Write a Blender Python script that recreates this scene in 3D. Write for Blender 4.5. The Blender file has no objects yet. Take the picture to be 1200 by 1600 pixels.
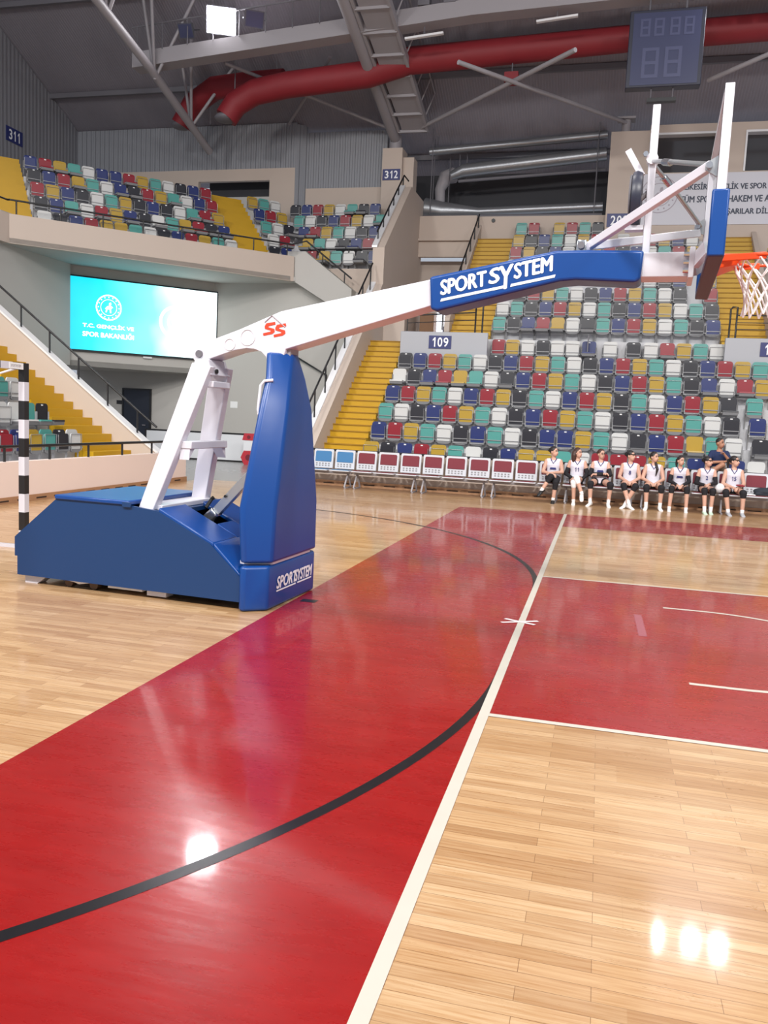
import bpy, math, random
from mathutils import Vector, Matrix
random.seed(7)
C = bpy.context.scene.collection
S = bpy.context.scene
PI = math.pi
# ------------------------------------------------------------------ camera
F = 1313.1
cam_d = bpy.data.cameras.new('camera'); cam = bpy.data.objects.new('camera', cam_d); C.objects.link(cam)
CP = Vector((0.5232, -7.3111, 1.7388))
yaw, pitch, roll = -0.2464, -0.1119, 0.0465
fw = Vector((math.sin(yaw)*math.cos(pitch), math.cos(yaw)*math.cos(pitch), math.sin(pitch)))
r0 = Vector((math.cos(yaw), -math.sin(yaw), 0)); u0 = r0.cross(fw)
rt = math.cos(roll)*r0 + math.sin(roll)*u0; up = -math.sin(roll)*r0 + math.cos(roll)*u0
M = Matrix((rt, up, -fw)).transposed().to_4x4(); M.translation = CP
cam.matrix_world = M
cam_d.sensor_fit = 'VERTICAL'; cam_d.sensor_height = 24; cam_d.sensor_width = 18; cam_d.lens = F/1600*24
cam_d.clip_end = 300
S.camera = cam
# ------------------------------------------------------------------ view, world, lights
S.view_settings.view_transform = 'Standard'; S.view_settings.look = 'None'
S.view_settings.gamma = 1; S.view_settings.use_curve_mapping = False
S.view_settings.exposure = 0.0
W = bpy.data.worlds.new('world'); S.world = W; W.use_nodes = True
bg = W.node_tree.nodes['Background']; bg.inputs[0].default_value = (.80, .87, 1, 1); bg.inputs[1].default_value = .55
def area(name, loc, target, size, power, col=(1, .97, .93)):
    d = bpy.data.lights.new(name, 'AREA'); d.shape = 'RECTANGLE'; d.size = size[0]; d.size_y = size[1]; d.energy = power; d.color = col
    o = bpy.data.objects.new(name, d); C.objects.link(o); o.location = loc
    o.rotation_euler = (Vector(target)-Vector(loc)).to_track_quat('-Z', 'Y').to_euler()
    return o
for x in (-15, -5, 5, 15):
    area('roof_floodlight', (x, -12, 13.5), (x*.8-1, 10, -3), (2.2, 1.2), 1130).data.spread = math.radians(130)
for x in (-12, -3, 6, 14):
    area('roof_floodlight', (x, 1, 16.5), (x-.5, 7, 0), (2.2, 1.2), 430).data.spread = math.radians(125)

# ------------------------------------------------------------------ materials
def lin(c):
    return tuple(((v/255)/12.92 if v/255 <= .04045 else ((v/255+.055)/1.055)**2.4) for v in c) + (1,)
def mat(name, rgb, rough=.5, metal=0, spec=.5, emit=None, es=0, noise=0, nscale=8, bump=0, bscale=40, coat=0, alpha=1):
    m = bpy.data.materials.new(name); m.use_nodes = True; nt = m.node_tree; b = nt.nodes['Principled BSDF']
    b.inputs['Base Color'].default_value = lin(rgb); b.inputs['Roughness'].default_value = rough; b.inputs['Metallic'].default_value = metal
    b.inputs['Specular IOR Level'].default_value = spec; b.inputs['Coat Weight'].default_value = coat
    if emit: b.inputs['Emission Color'].default_value = lin(emit); b.inputs['Emission Strength'].default_value = es
    if noise or bump:
        tc = nt.nodes.new('ShaderNodeTexCoord')
    if noise:
        n = nt.nodes.new('ShaderNodeTexNoise'); n.inputs['Scale'].default_value = nscale; n.inputs['Detail'].default_value = 5
        nt.links.new(tc.outputs['Object'], n.inputs['Vector'])
        mx = nt.nodes.new('ShaderNodeMix'); mx.data_type = 'RGBA'
        l = lin(rgb); mx.inputs[6].default_value = tuple(v*(1-noise) for v in l[:3])+(1,); mx.inputs[7].default_value = tuple(min(1, v*(1+noise)) for v in l[:3])+(1,)
        nt.links.new(n.outputs['Fac'], mx.inputs[0]); nt.links.new(mx.outputs[2], b.inputs['Base Color'])
    if bump:
        n2 = nt.nodes.new('ShaderNodeTexNoise'); n2.inputs['Scale'].default_value = bscale; n2.inputs['Detail'].default_value = 3
        nt.links.new(tc.outputs['Object'], n2.inputs['Vector'])
        bp = nt.nodes.new('ShaderNodeBump'); bp.inputs['Strength'].default_value = bump; bp.inputs['Distance'].default_value = .02
        nt.links.new(n2.outputs['Fac'], bp.inputs['Height']); nt.links.new(bp.outputs['Normal'], b.inputs['Normal'])
    return m
def wood_mat():
    m = bpy.data.materials.new('court_wood'); m.use_nodes = True; nt = m.node_tree; b = nt.nodes['Principled BSDF']; N = nt.nodes.new; L = nt.links.new
    tc = N('ShaderNodeTexCoord')
    br = N('ShaderNodeTexBrick'); br.offset = .37; br.offset_frequency = 2; br.squash = 1
    br.inputs['Scale'].default_value = 1; br.inputs['Brick Width'].default_value = .62; br.inputs['Row Height'].default_value = .07
    br.inputs['Mortar Size'].default_value = .0012; br.inputs['Bias'].default_value = -.1
    br.inputs['Color1'].default_value = lin((208, 176, 138)); br.inputs['Color2'].default_value = lin((182, 146, 108)); br.inputs['Mortar'].default_value = lin((146, 114, 82))
    L(tc.outputs['Object'], br.inputs['Vector'])
    br2 = N('ShaderNodeTexBrick'); br2.offset = .61; br2.offset_frequency = 3
    br2.inputs['Scale'].default_value = 1; br2.inputs['Brick Width'].default_value = 1.86; br2.inputs['Row Height'].default_value = .21
    br2.inputs['Mortar Size'].default_value = .001; br2.inputs['Color1'].default_value = (1, 1, 1, 1); br2.inputs['Color2'].default_value = lin((238, 228, 215)); br2.inputs['Mortar'].default_value = (.9, .88, .84, 1)
    L(tc.outputs['Object'], br2.inputs['Vector'])
    mp = N('ShaderNodeMapping'); mp.inputs['Scale'].default_value = (1.2, 30, 1); L(tc.outputs['Object'], mp.inputs['Vector'])
    n = N('ShaderNodeTexNoise'); n.inputs['Scale'].default_value = 2.5; n.inputs['Detail'].default_value = 6; n.inputs['Roughness'].default_value = .65; L(mp.outputs[0], n.inputs['Vector'])
    rp = N('ShaderNodeValToRGB'); rp.color_ramp.elements[0].position = .32; rp.color_ramp.elements[0].color = lin((222, 200, 172)); rp.color_ramp.elements[1].position = .6; rp.color_ramp.elements[1].color = (1, 1, 1, 1)
    L(n.outputs['Fac'], rp.inputs[0])
    m1 = N('ShaderNodeMix'); m1.data_type = 'RGBA'; m1.blend_type = 'MULTIPLY'; m1.inputs[0].default_value = 1
    L(br.outputs['Color'], m1.inputs[6]); L(br2.outputs['Color'], m1.inputs[7])
    m2 = N('ShaderNodeMix'); m2.data_type = 'RGBA'; m2.blend_type = 'MULTIPLY'; m2.inputs[0].default_value = .9
    L(m1.outputs[2], m2.inputs[6]); L(rp.outputs[0], m2.inputs[7]); L(m2.outputs[2], b.inputs['Base Color'])
    gloss(nt, b, tc, .30, .12)
    return m
def gloss(nt, b, tc, r, var):
    N = nt.nodes.new; L = nt.links.new
    mp = N('ShaderNodeMapping'); mp.inputs['Scale'].default_value = (1, 3.5, 1); L(tc.outputs['Object'], mp.inputs['Vector'])
    n = N('ShaderNodeTexNoise'); n.inputs['Scale'].default_value = 3; n.inputs['Detail'].default_value = 8; n.inputs['Roughness'].default_value = .7; L(mp.outputs[0], n.inputs['Vector'])
    mr = N('ShaderNodeMapRange'); mr.inputs['To Min'].default_value = r-var; mr.inputs['To Max'].default_value = r+var; L(n.outputs['Fac'], mr.inputs[0]); L(mr.outputs[0], b.inputs['Roughness'])
    b.inputs['Specular IOR Level'].default_value = .5; b.inputs['Coat Weight'].default_value = .36; b.inputs['Coat Roughness'].default_value = .07; b.inputs['Coat IOR'].default_value = 1.5
    mp2 = N('ShaderNodeMapping'); mp2.inputs['Scale'].default_value = (.35, 1.6, 1); L(tc.outputs['Object'], mp2.inputs['Vector'])
    n2 = N('ShaderNodeTexNoise'); n2.inputs['Scale'].default_value = 9; n2.inputs['Detail'].default_value = 4; L(mp2.outputs[0], n2.inputs['Vector'])
    bp = N('ShaderNodeBump'); bp.inputs['Strength'].default_value = .05; bp.inputs['Distance'].default_value = .02; L(n2.outputs['Fac'], bp.inputs['Height']); L(bp.outputs[0], b.inputs['Normal'])
def red_mat():
    m = bpy.data.materials.new('red_court_paint'); m.use_nodes = True; nt = m.node_tree; b = nt.nodes['Principled BSDF']; N = nt.nodes.new; L = nt.links.new
    tc = N('ShaderNodeTexCoord')
    mp = N('ShaderNodeMapping'); mp.inputs['Scale'].default_value = (.8, 2.2, 1); L(tc.outputs['Object'], mp.inputs['Vector'])
    n = N('ShaderNodeTexNoise'); n.inputs['Scale'].default_value = 2.2; n.inputs['Detail'].default_value = 9; n.inputs['Roughness'].default_value = .72; L(mp.outputs[0], n.inputs['Vector'])
    rp = N('ShaderNodeValToRGB'); e = rp.color_ramp.elements; e[0].position = .3; e[0].color = lin((136, 9, 8)); e[1].position = .72; e[1].color = lin((156, 22, 20))
    L(n.outputs['Fac'], rp.inputs[0])
    mp3 = N('ShaderNodeMapping'); mp3.inputs['Scale'].default_value = (1.5, 14, 1); mp3.inputs['Rotation'].default_value = (0, 0, .35); L(tc.outputs['Object'], mp3.inputs['Vector'])
    n3 = N('ShaderNodeTexNoise'); n3.inputs['Scale'].default_value = 4; n3.inputs['Detail'].default_value = 6; L(mp3.outputs[0], n3.inputs['Vector'])
    r3 = N('ShaderNodeValToRGB'); r3.color_ramp.elements[0].position = .70; r3.color_ramp.elements[0].color = (0, 0, 0, 1); r3.color_ramp.elements[1].position = .80; r3.color_ramp.elements[1].color = (.35, .35, .35, 1); L(n3.outputs['Fac'], r3.inputs[0])
    mx = N('ShaderNodeMix'); mx.data_type = 'RGBA'; L(r3.outputs[0], mx.inputs[0]); L(rp.outputs[0], mx.inputs[6]); mx.inputs[7].default_value = lin((190, 90, 86)); L(mx.outputs[2], b.inputs['Base Color'])
    gloss(nt, b, tc, .28, .11)
    return m
def ribbed(name, rgb, scale, axis, rough=.6, depth=.6):
    m = mat(name, rgb, rough); nt = m.node_tree; b = nt.nodes['Principled BSDF']; N = nt.nodes.new; L = nt.links.new
    tc = N('ShaderNodeTexCoord'); w = N('ShaderNodeTexWave'); w.bands_direction = axis; w.wave_profile = 'SIN'; w.inputs['Scale'].default_value = scale
    L(tc.outputs['Object'], w.inputs['Vector'])
    rp = N('ShaderNodeValToRGB'); rp.color_ramp.elements[0].position = .35; rp.color_ramp.elements[1].position = .65; L(w.outputs['Fac'], rp.inputs[0])
    bp = N('ShaderNodeBump'); bp.inputs['Strength'].default_value = depth; bp.inputs['Distance'].default_value = .03; L(rp.outputs[0], bp.inputs['Height']); L(bp.outputs[0], b.inputs['Normal'])
    return m
MT = dict(
    wood=wood_mat(), red=red_mat(),
    white_line=mat('white_line_paint', (198, 192, 180), .3, noise=.06, nscale=5), black_line=mat('black_line_tape', (22, 20, 24), .3, noise=.25, nscale=20),
    tape=mat('white_tape', (214, 205, 205), .5), strip=mat('brown_floor_strip', (150, 116, 88), .35, noise=.1, nscale=4), base_trim=mat('wood_trim', (168, 126, 92), .5, noise=.1, nscale=6), slot=mat('vent_slot', (56, 40, 32), .8),
    grey_floor=mat('grey_floor', (150, 148, 145), .22, noise=.05, nscale=2),
    beige=mat('beige_plaster', (193, 178, 166), .75, noise=.03, nscale=1.2), pale=mat('pale_pink_plaster', (236, 216, 206), .6, noise=.02, nscale=1), grey_wall=mat('grey_plaster', (186, 183, 178), .8, noise=.02, nscale=.7),
    cap=mat('white_marble_cap', (226, 226, 228), .25), concrete=mat('tier_concrete', (196, 196, 199), .7, noise=.05, nscale=3), panel_grey=mat('grey_panel', (170, 172, 178), .5),
    yellow=mat('yellow_step_paint', (190, 148, 12), .5, noise=.06, nscale=3), yellow_edge=mat('worn_step_edge', (158, 118, 20), .6, noise=.15, nscale=9),
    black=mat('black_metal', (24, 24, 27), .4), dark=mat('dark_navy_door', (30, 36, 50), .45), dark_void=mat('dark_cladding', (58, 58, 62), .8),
    roof=ribbed('roof_sheet', (136, 132, 140), 3.2, 'X', .6, .5), clad=ribbed('wall_cladding', (140, 142, 148), 1.5, 'X', .55, .9), cladY=ribbed('wall_cladding_side', (132, 132, 138), 1.5, 'Y', .55, .9),
    steel=mat('painted_steel', (150, 146, 150), .5), steel_dark=mat('dull_steel', (104, 102, 108), .5), galv=mat('galvanised_steel', (150, 152, 156), .35, .7, bump=.2, bscale=6), chrome=mat('chrome', (205, 206, 210), .18, .9), alu=mat('aluminium', (190, 192, 194), .3, .8),
    duct=mat('red_fabric_duct', (128, 26, 36), .6, noise=.1, nscale=2), white=mat('white_powder_coat', (212, 210, 218), .28), white_dull=mat('white_plastic', (226, 226, 228), .45),
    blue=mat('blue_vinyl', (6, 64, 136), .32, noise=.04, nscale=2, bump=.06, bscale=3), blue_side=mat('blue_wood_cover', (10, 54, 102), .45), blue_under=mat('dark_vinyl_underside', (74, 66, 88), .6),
    lettering=mat('white_lettering', (240, 240, 244), .4), ss_red=mat('orange_red_logo', (214, 66, 36), .4), grey_logo=mat('grey_logo_line', (150, 140, 145), .4),
    rim=mat('orange_rim_paint', (236, 78, 24), .35), net=mat('white_net_cord', (240, 238, 238), .8), rubber=mat('black_rubber', (26, 26, 28), .7), caster=mat('brown_caster_rubber', (96, 72, 54), .6),
    sign=mat('navy_sign', (36, 44, 104), .4), banner=mat('banner_grey', (206, 206, 214), .6), ban_txt=mat('banner_lettering', (66, 72, 88), .6), ban_em=mat('banner_emblem', (168, 160, 170), .6),
    seat_grey=mat('seat_frame_grey', (150, 150, 152), .4, .3), seat_under=mat('seat_underside', (122, 122, 124), .6), tag=mat('seat_number_tag', (226, 226, 226), .4),
    maroon=mat('maroon_pad', (112, 22, 40), .6), bench_blue=mat('blue_pad', (52, 112, 160), .6), bench_white=mat('bench_frame', (196, 198, 204), .35),
    red_block=mat('red_board', (184, 40, 56), .5), board_white=mat('white_board', (222, 224, 228), .45),
    skin=mat('skin', (200, 156, 136), .55), skin2=mat('tanned_skin', (176, 124, 98), .55), jersey=mat('white_jersey', (214, 212, 224), .8, bump=.3, bscale=18), jersey_trim=mat('navy_trim', (48, 52, 110), .8), shorts=mat('black_shorts', (26, 24, 30), .85),
    hair=mat('dark_hair', (34, 26, 26), .5), hair_brown=mat('brown_hair', (66, 42, 34), .5), shoe_white=mat('white_shoe', (230, 228, 226), .5), shoe_black=mat('black_shoe', (26, 26, 28), .5), shoe_grey=mat('grey_shoe', (170, 172, 178), .5), shoe_green=mat('pale_green_shoe', (196, 222, 200), .5), sole=mat('beige_sole', (206, 176, 148), .6),
    sock=mat('white_sock', (238, 236, 238), .85), navy_cloth=mat('navy_polo', (34, 46, 84), .85), khaki=mat('khaki_shorts', (150, 132, 112), .85), lip=mat('lips', (168, 84, 80), .5), eye=mat('eye', (30, 24, 22), .3),
    paper=mat('paper', (236, 236, 236), .7), bag=mat('dark_bag', (36, 42, 52), .8), screen_frame=mat('screen_frame', (22, 30, 36), .4), sb_face=mat('scoreboard_face', (58, 62, 92), .3), sb_seg=mat('unlit_segments', (72, 76, 108), .35), sb_body=mat('scoreboard_body', (40, 42, 58), .4),
    window_glass=mat('window_pane', (66, 64, 66), .08), lamp_body=mat('lamp_housing', (90, 92, 100), .4, .5), lamp=mat('lit_lamp', (255, 255, 255), emit=(255, 252, 255), es=150), lamp_small=mat('lit_small_lamp', (255, 255, 255), emit=(255, 252, 255), es=200), day=mat('daylight_window', (235, 240, 250), emit=(235, 242, 255), es=2.4),
    scr_txt=mat('screen_white', (255, 255, 255), emit=(225, 255, 255), es=2.4),
)
MT['seat'] = {'Y': mat('seat_yellow', (174, 142, 48), .35), 'K': mat('seat_black', (34, 34, 42), .35), 'B': mat('seat_navy', (30, 44, 102), .35),
              'R': mat('seat_red', (138, 24, 40), .35), 'T': mat('seat_teal', (78, 150, 142), .35), 'W': mat('seat_white', (202, 202, 200), .35)}
def glass_mat():
    m = bpy.data.materials.new('backboard_glass'); m.use_nodes = True; nt = m.node_tree; nt.nodes.clear(); N = nt.nodes.new; L = nt.links.new
    o = N('ShaderNodeOutputMaterial'); t = N('ShaderNodeBsdfTransparent'); t.inputs[0].default_value = (.90, .94, .93, 1); g = N('ShaderNodeBsdfGlossy'); g.inputs['Roughness'].default_value = .02
    f = N('ShaderNodeFresnel'); f.inputs[0].default_value = 1.2; mx = N('ShaderNodeMixShader'); L(f.outputs[0], mx.inputs[0]); L(t.outputs[0], mx.inputs[1]); L(g.outputs[0], mx.inputs[2]); L(mx.outputs[0], o.inputs[0])
    return m
MT['glass'] = glass_mat()
def screen_mat():
    m = bpy.data.materials.new('led_picture'); m.use_nodes = True; nt = m.node_tree; b = nt.nodes['Principled BSDF']; N = nt.nodes.new; L = nt.links.new
    tc = N('ShaderNodeTexCoord'); sx = N('ShaderNodeSeparateXYZ'); L(tc.outputs['Generated'], sx.inputs[0])
    n = N('ShaderNodeTexNoise'); n.inputs['Scale'].default_value = .6; L(tc.outputs['Object'], n.inputs['Vector'])
    ad = N('ShaderNodeMath'); ad.operation = 'MULTIPLY_ADD'; L(n.outputs['Fac'], ad.inputs[0]); ad.inputs[1].default_value = .35; L(sx.outputs['X'], ad.inputs[2])
    rp = N('ShaderNodeValToRGB'); e = rp.color_ramp.elements; e[0].position = .12; e[0].color = lin((0, 160, 190)); e[1].position = 1.08; e[1].color = lin((238, 255, 255))
    k = rp.color_ramp.elements.new(.35); k.color = lin((20, 180, 192)); k = rp.color_ramp.elements.new(.72); k.color = lin((110, 214, 220))
    L(ad.outputs[0], rp.inputs[0]); L(rp.outputs[0], b.inputs['Emission Color']); b.inputs['Emission Strength'].default_value = 2.2; b.inputs['Base Color'].default_value = (.02, .02, .02, 1)
    return m
MT['screen'] = screen_mat()

# ------------------------------------------------------------------ mesh helpers
class MB:
    def __init__(s): s.v = []; s.f = []; s.m = []; s.mi = 0
    def face(s, idx): s.f.append(idx); s.m.append(s.mi)
    def poly(s, pts):
        b = len(s.v); s.v += [tuple(p) for p in pts]; s.face(tuple(range(b, b+len(pts))))
    def hexa(s, p):   # 8 corners: bottom 4 ccw, top 4 ccw
        b = len(s.v); s.v += [tuple(q) for q in p]
        for q in ((3, 2, 1, 0), (4, 5, 6, 7), (0, 1, 5, 4), (1, 2, 6, 5), (2, 3, 7, 6), (3, 0, 4, 7)): s.face(tuple(b+i for i in q))
        return s
    def box(s, x0, x1, y0, y1, z0, z1):
        return s.hexa([(x0, y0, z0), (x1, y0, z0), (x1, y1, z0), (x0, y1, z0), (x0, y0, z1), (x1, y0, z1), (x1, y1, z1), (x0, y1, z1)])
    def prism(s, pts, fn, a, b):   # 2-D outline swept from a to b; fn(p,q,t) -> xyz
        n = len(pts); k = len(s.v)
        s.v += [tuple(fn(p[0], p[1], a)) for p in pts] + [tuple(fn(p[0], p[1], b)) for p in pts]
        s.face(tuple(range(k+n-1, k-1, -1))); s.face(tuple(range(k+n, k+2*n)))
        for i in range(n):
            j = (i+1) % n; s.face((k+i, k+j, k+n+j, k+n+i))
        return s
    def loft(s, rings, cap=True):
        n = len(rings[0]); k = len(s.v)
        for r in rings: s.v += [tuple(p) for p in r]
        for a in range(len(rings)-1):
            for i in range(n):
                j = (i+1) % n; s.face((k+a*n+i, k+a*n+j, k+(a+1)*n+j, k+(a+1)*n+i))
        if cap:
            s.face(tuple(range(k+n-1, k-1, -1))); e = k+(len(rings)-1)*n; s.face(tuple(range(e, e+n)))
        return s
    def tube(s, pts, r, seg=8, closed=False, cap=True):
        P = [Vector(p) for p in pts]; n = len(P); R = r if isinstance(r, (list, tuple)) else [r]*n
        rings = []; ref = None
        for i in range(n):
            if closed: d = (P[(i+1) % n]-P[i-1])
            else: d = P[min(i+1, n-1)]-P[max(i-1, 0)]
            d.normalize()
            if ref is None: ref = d.orthogonal().normalized()
            ref = (ref-d*ref.dot(d)); ref = ref.normalized() if ref.length > 1e-6 else d.orthogonal().normalized()
            b = d.cross(ref)
            rings.append([P[i]+(ref*math.cos(2*PI*k/seg)+b*math.sin(2*PI*k/seg))*R[i] for k in range(seg)])
        if closed: rings.append(rings[0]); cap = False
        return s.loft(rings, cap)
    def bar(s, p0, p1, w, h, upv=(0, 0, 1)):   # rectangular bar
        a = Vector(p0); b = Vector(p1); d = (b-a).normalized(); u = Vector(upv); x = d.cross(u)
        x = x.normalized() if x.length > 1e-6 else d.orthogonal().normalized(); y = x.cross(d)
        q = [(-1, -1), (1, -1), (1, 1), (-1, 1)]
        return s.loft([[a+x*(w/2*i)+y*(h/2*j) for i, j in q], [b+x*(w/2*i)+y*(h/2*j) for i, j in q]])
    def ell(s, c, r, rot=None, seg=14, rings=9):
        c = Vector(c); r = (r, r, r) if not isinstance(r, (tuple, list)) else r; L = []
        for a in range(1, rings):
            t = PI*a/rings; L.append([])
            for k in range(seg):
                p = Vector((r[0]*math.sin(t)*math.cos(2*PI*k/seg), r[1]*math.sin(t)*math.sin(2*PI*k/seg), -r[2]*math.cos(t)))
                L[-1].append(c+(rot @ p if rot else p))
        k = len(s.v); s.loft(L, False); b = len(s.v)
        z = Vector((0, 0, r[2])); z = rot @ z if rot else z
        s.v += [tuple(c-z), tuple(c+z)]; e = k+(len(L)-1)*seg
        for i in range(seg):
            j = (i+1) % seg; s.face((k+j, k+i, b)); s.face((e+i, e+j, b+1))
        return s
    def caps(s, p0, p1, r0, r1=None, seg=12):   # tapered capsule
        r1 = r0 if r1 is None else r1; a = Vector(p0); b = Vector(p1); d = (b-a); l = d.length
        if l < 1e-5: return s.ell(a, r0)
        d.normalize(); P = []; R = []
        for t in (-1, -.92, -.7, -.38, 0): P.append(a+d*r0*t); R.append(max(.001, r0*math.sqrt(max(0, 1-t*t))))
        for t in (0, .38, .7, .92, 1): P.append(b+d*r1*t); R.append(max(.001, r1*math.sqrt(max(0, 1-t*t))))
        return s.tube(P, R, seg)
    def mesh(s, name, mats, smooth=None):
        me = bpy.data.meshes.new(name); me.from_pydata(s.v, [], s.f)
        for m in (mats if isinstance(mats, (list, tuple)) else [mats]): me.materials.append(m)
        me.polygons.foreach_set('material_index', s.m)
        me.update()
        import bmesh
        bm = bmesh.new(); bm.from_mesh(me); bmesh.ops.recalc_face_normals(bm, faces=bm.faces); bm.to_mesh(me); bm.free()
        if smooth is not None:
            me.shade_smooth() if hasattr(me, 'shade_smooth') else None
            try: me.set_sharp_from_angle(angle=math.radians(smooth))
            except Exception: pass
        return me
    def build(s, name, mats, parent=None, smooth=None, bevel=0, bseg=2):
        o = bpy.data.objects.new(name, s.mesh(name, mats, smooth)); C.objects.link(o)
        if parent: o.parent = parent
        if bevel:
            b = o.modifiers.new('bevel', 'BEVEL'); b.width = bevel; b.segments = bseg; b.limit_method = 'ANGLE'; b.angle_limit = math.radians(30)
            o.data.shade_smooth(); o.data.set_sharp_from_angle(angle=math.radians(50))
        return o
def tag(o, label=None, cat=None, group=None, kind=None):
    if label: o['label'] = label
    if cat: o['category'] = cat
    if group: o['group'] = group
    if kind: o['kind'] = kind
    return o
def thing(name, label, cat, loc=(0, 0, 0), rz=0, group=None):
    o = bpy.data.objects.new(name, None); C.objects.link(o); o.location = loc; o.rotation_euler = (0, 0, rz); o.empty_display_size = .1
    return tag(o, label, cat, group)
def struct(mb, name, m, smooth=None, bevel=0): return tag(mb.build(name, m, None, smooth, bevel), kind='structure')
def relabel(o, t): o['label'] = t; return o
def text(body, name, m, parent, ctr, right, upv, w=None, h=None, bold=.0, ext=.004, shear=0, align='C', fat=0):
    cu = bpy.data.curves.new(name, 'FONT'); cu.body = body; cu.size = 1; cu.offset = bold; cu.extrude = 0; cu.shear = shear; cu.resolution_u = 3
    o = bpy.data.objects.new(name, cu); C.objects.link(o); bpy.context.view_layer.update()
    dg = bpy.context.evaluated_depsgraph_get(); me = bpy.data.meshes.new_from_object(o.evaluated_get(dg)); bpy.data.objects.remove(o); bpy.data.curves.remove(cu)
    X = [v.co.x for v in me.vertices]; Y = [v.co.y for v in me.vertices]
    x0, x1, y0, y1 = min(X), max(X), min(Y), max(Y)
    if w and h: sx = w/(x1-x0); sy = h/(y1-y0)
    elif w: sx = sy = w/(x1-x0)
    else: sx = sy = h/(y1-y0)
    R = Vector(right).normalized(); U = Vector(upv).normalized(); Nn = R.cross(U); c = Vector(ctr)
    ax = {'C': (x0+x1)/2, 'L': x0, 'R': x1}[align]
    for v in me.vertices: v.co = c+R*((v.co.x-ax)*sx)+U*((v.co.y-(y0+y1)/2)*sy)+Nn*ext
    if fat:
        vs = [v.co.copy() for v in me.vertices]; fs = [tuple(p.vertices) for p in me.polygons]; n = len(vs); V2 = []; F2 = []
        for k, (dx, dy) in enumerate(((0, 0), (fat, 0), (-fat, 0), (0, fat*.7), (0, -fat*.7))):
            V2 += [tuple(v+R*dx+U*dy+Nn*(.00025*k)) for v in vs]; F2 += [tuple(i+n*k for i in f) for f in fs]
        me = bpy.data.meshes.new(name); me.from_pydata(V2, [], F2)
    me.materials.clear(); me.materials.append(m); me.update()
    o = bpy.data.objects.new(name, me); C.objects.link(o)
    if parent: o.parent = parent
    return o
def rod(p0, p1, r=.02, seg=8): return MB().tube([p0, p1], r, seg)

# ------------------------------------------------------------------ SETTING: floors and court paint
struct(MB().box(-9.07, 24, -18, 11.87, -.1, 0), 'floor', MT['wood'])
struct(MB().box(-30, -9.07, -18, 26, -.1, -.001), 'floor_end', MT['grey_floor'])
struct(MB().box(-9.07, -6.95, 11.87, 21, -.1, -.001), 'floor_corner', MT['grey_floor'])
struct(MB().box(-6.95, 24, 11.87, 12.75, -.1, -.001), 'floor_strip', MT['strip'])
def flat(name, pts, m, z): return tag((lambda b: (b.poly([(x, y, z) for x, y in pts]), b)[1])(MB()).build(name, m), kind='structure')
def rect(x0, x1, y0, y1): return [(x0, y0), (x1, y0), (x1, y1), (x0, y1)]
BW = 2.148
mb = MB()
for r_ in (rect(-BW, 0, -16, 7.5+BW), rect(0, 24, 7.5, 7.5+BW), rect(0, 5.8, -2.45, 2.45)): mb.poly([(x, y, .0012) for x, y in r_])
tag(mb.build('floor_red_paint', MT['red']), kind='structure')
def arc(cx, cy, r, a0, a1, w, n=48):
    A = [a0+(a1-a0)*i/n for i in range(n+1)]
    return [(cx+(r+w/2)*math.cos(a), cy+(r+w/2)*math.sin(a)) for a in A]+[(cx+(r-w/2)*math.cos(a), cy+(r-w/2)*math.sin(a)) for a in reversed(A)]
def arcband(mb, cx, cy, r, a0, a1, w, z, n=60):
    for i in range(n):
        p = a0+(a1-a0)*i/n; q = a0+(a1-a0)*(i+1)/n
        mb.poly([(cx+(r-w/2)*math.cos(p), cy+(r-w/2)*math.sin(p), z), (cx+(r+w/2)*math.cos(p), cy+(r+w/2)*math.sin(p), z), (cx+(r+w/2)*math.cos(q), cy+(r+w/2)*math.sin(q), z), (cx+(r-w/2)*math.cos(q), cy+(r-w/2)*math.sin(q), z)])
for nm, sg in (('floor_goal_area_line', -1), ('floor_goal_area_line_far', 1)):
    mb = MB(); arcband(mb, -6, 1.5*sg, 5.97, 0, sg*PI/2, .062, .0022); tag(mb.build(nm, MT['black_line']), kind='structure')
mb = MB(); mb.poly([(x, y, .0022) for x, y in rect(-2.08, -1.93, -.04, .08)]); tag(mb.build('floor_goalkeeper_mark', MT['black_line']), kind='structure')
flat('floor_end_line', rect(-.06, 0, -16, 7.5+BW), MT['white_line'], .003)
flat('floor_key_line_near', rect(0, 5.8, -2.45, -2.40), MT['white_line'], .0026)
flat('floor_key_line_far', rect(0, 5.8, 2.40, 2.45), MT['white_line'], .0026)
for sg, nm in ((-1, 'near'), (1, 'far')):
    mb = MB(); mb.poly([(x, y, .0026) for x, y in rect(1.245, 1.575, min(sg*1.25, sg*1.30), max(sg*1.25, sg*1.30))])
    arcband(mb, 1.575, 0, 1.275, sg*PI/2, sg*.05, .05, .0026, 24); tag(mb.build('floor_no_charge_line_'+nm, MT['white_line']), kind='structure')
t = thing('tape_cross', 'white tape cross stuck on the end line of the court', 'tape', (-.046, .046, 0))
for a, w in ((.55, .36), (-.42, .30)):
    d = Vector((math.cos(a), math.sin(a), 0)); n = Vector((-d.y, d.x, 0)); mb = MB()
    z = Vector((0, 0, .004 if a > 0 else .0046)); mb.poly([d*w/2*i+n*.022*j+z for i, j in ((-1, -1), (1, -1), (1, 1), (-1, 1))]); mb.build('tape_strip', MT['tape'], t)
mb = MB(); mb.poly([(x, y, .0028) for x, y in ((.96, -.02), (1.03, -.02), (1.02, .83), (.95, .83))]); tag(mb.build('tape_strip', mat('worn_tape', (150, 84, 92), .5, noise=.12, nscale=14)), 'pale worn tape strip on the red key under the backboard', 'tape')

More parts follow.
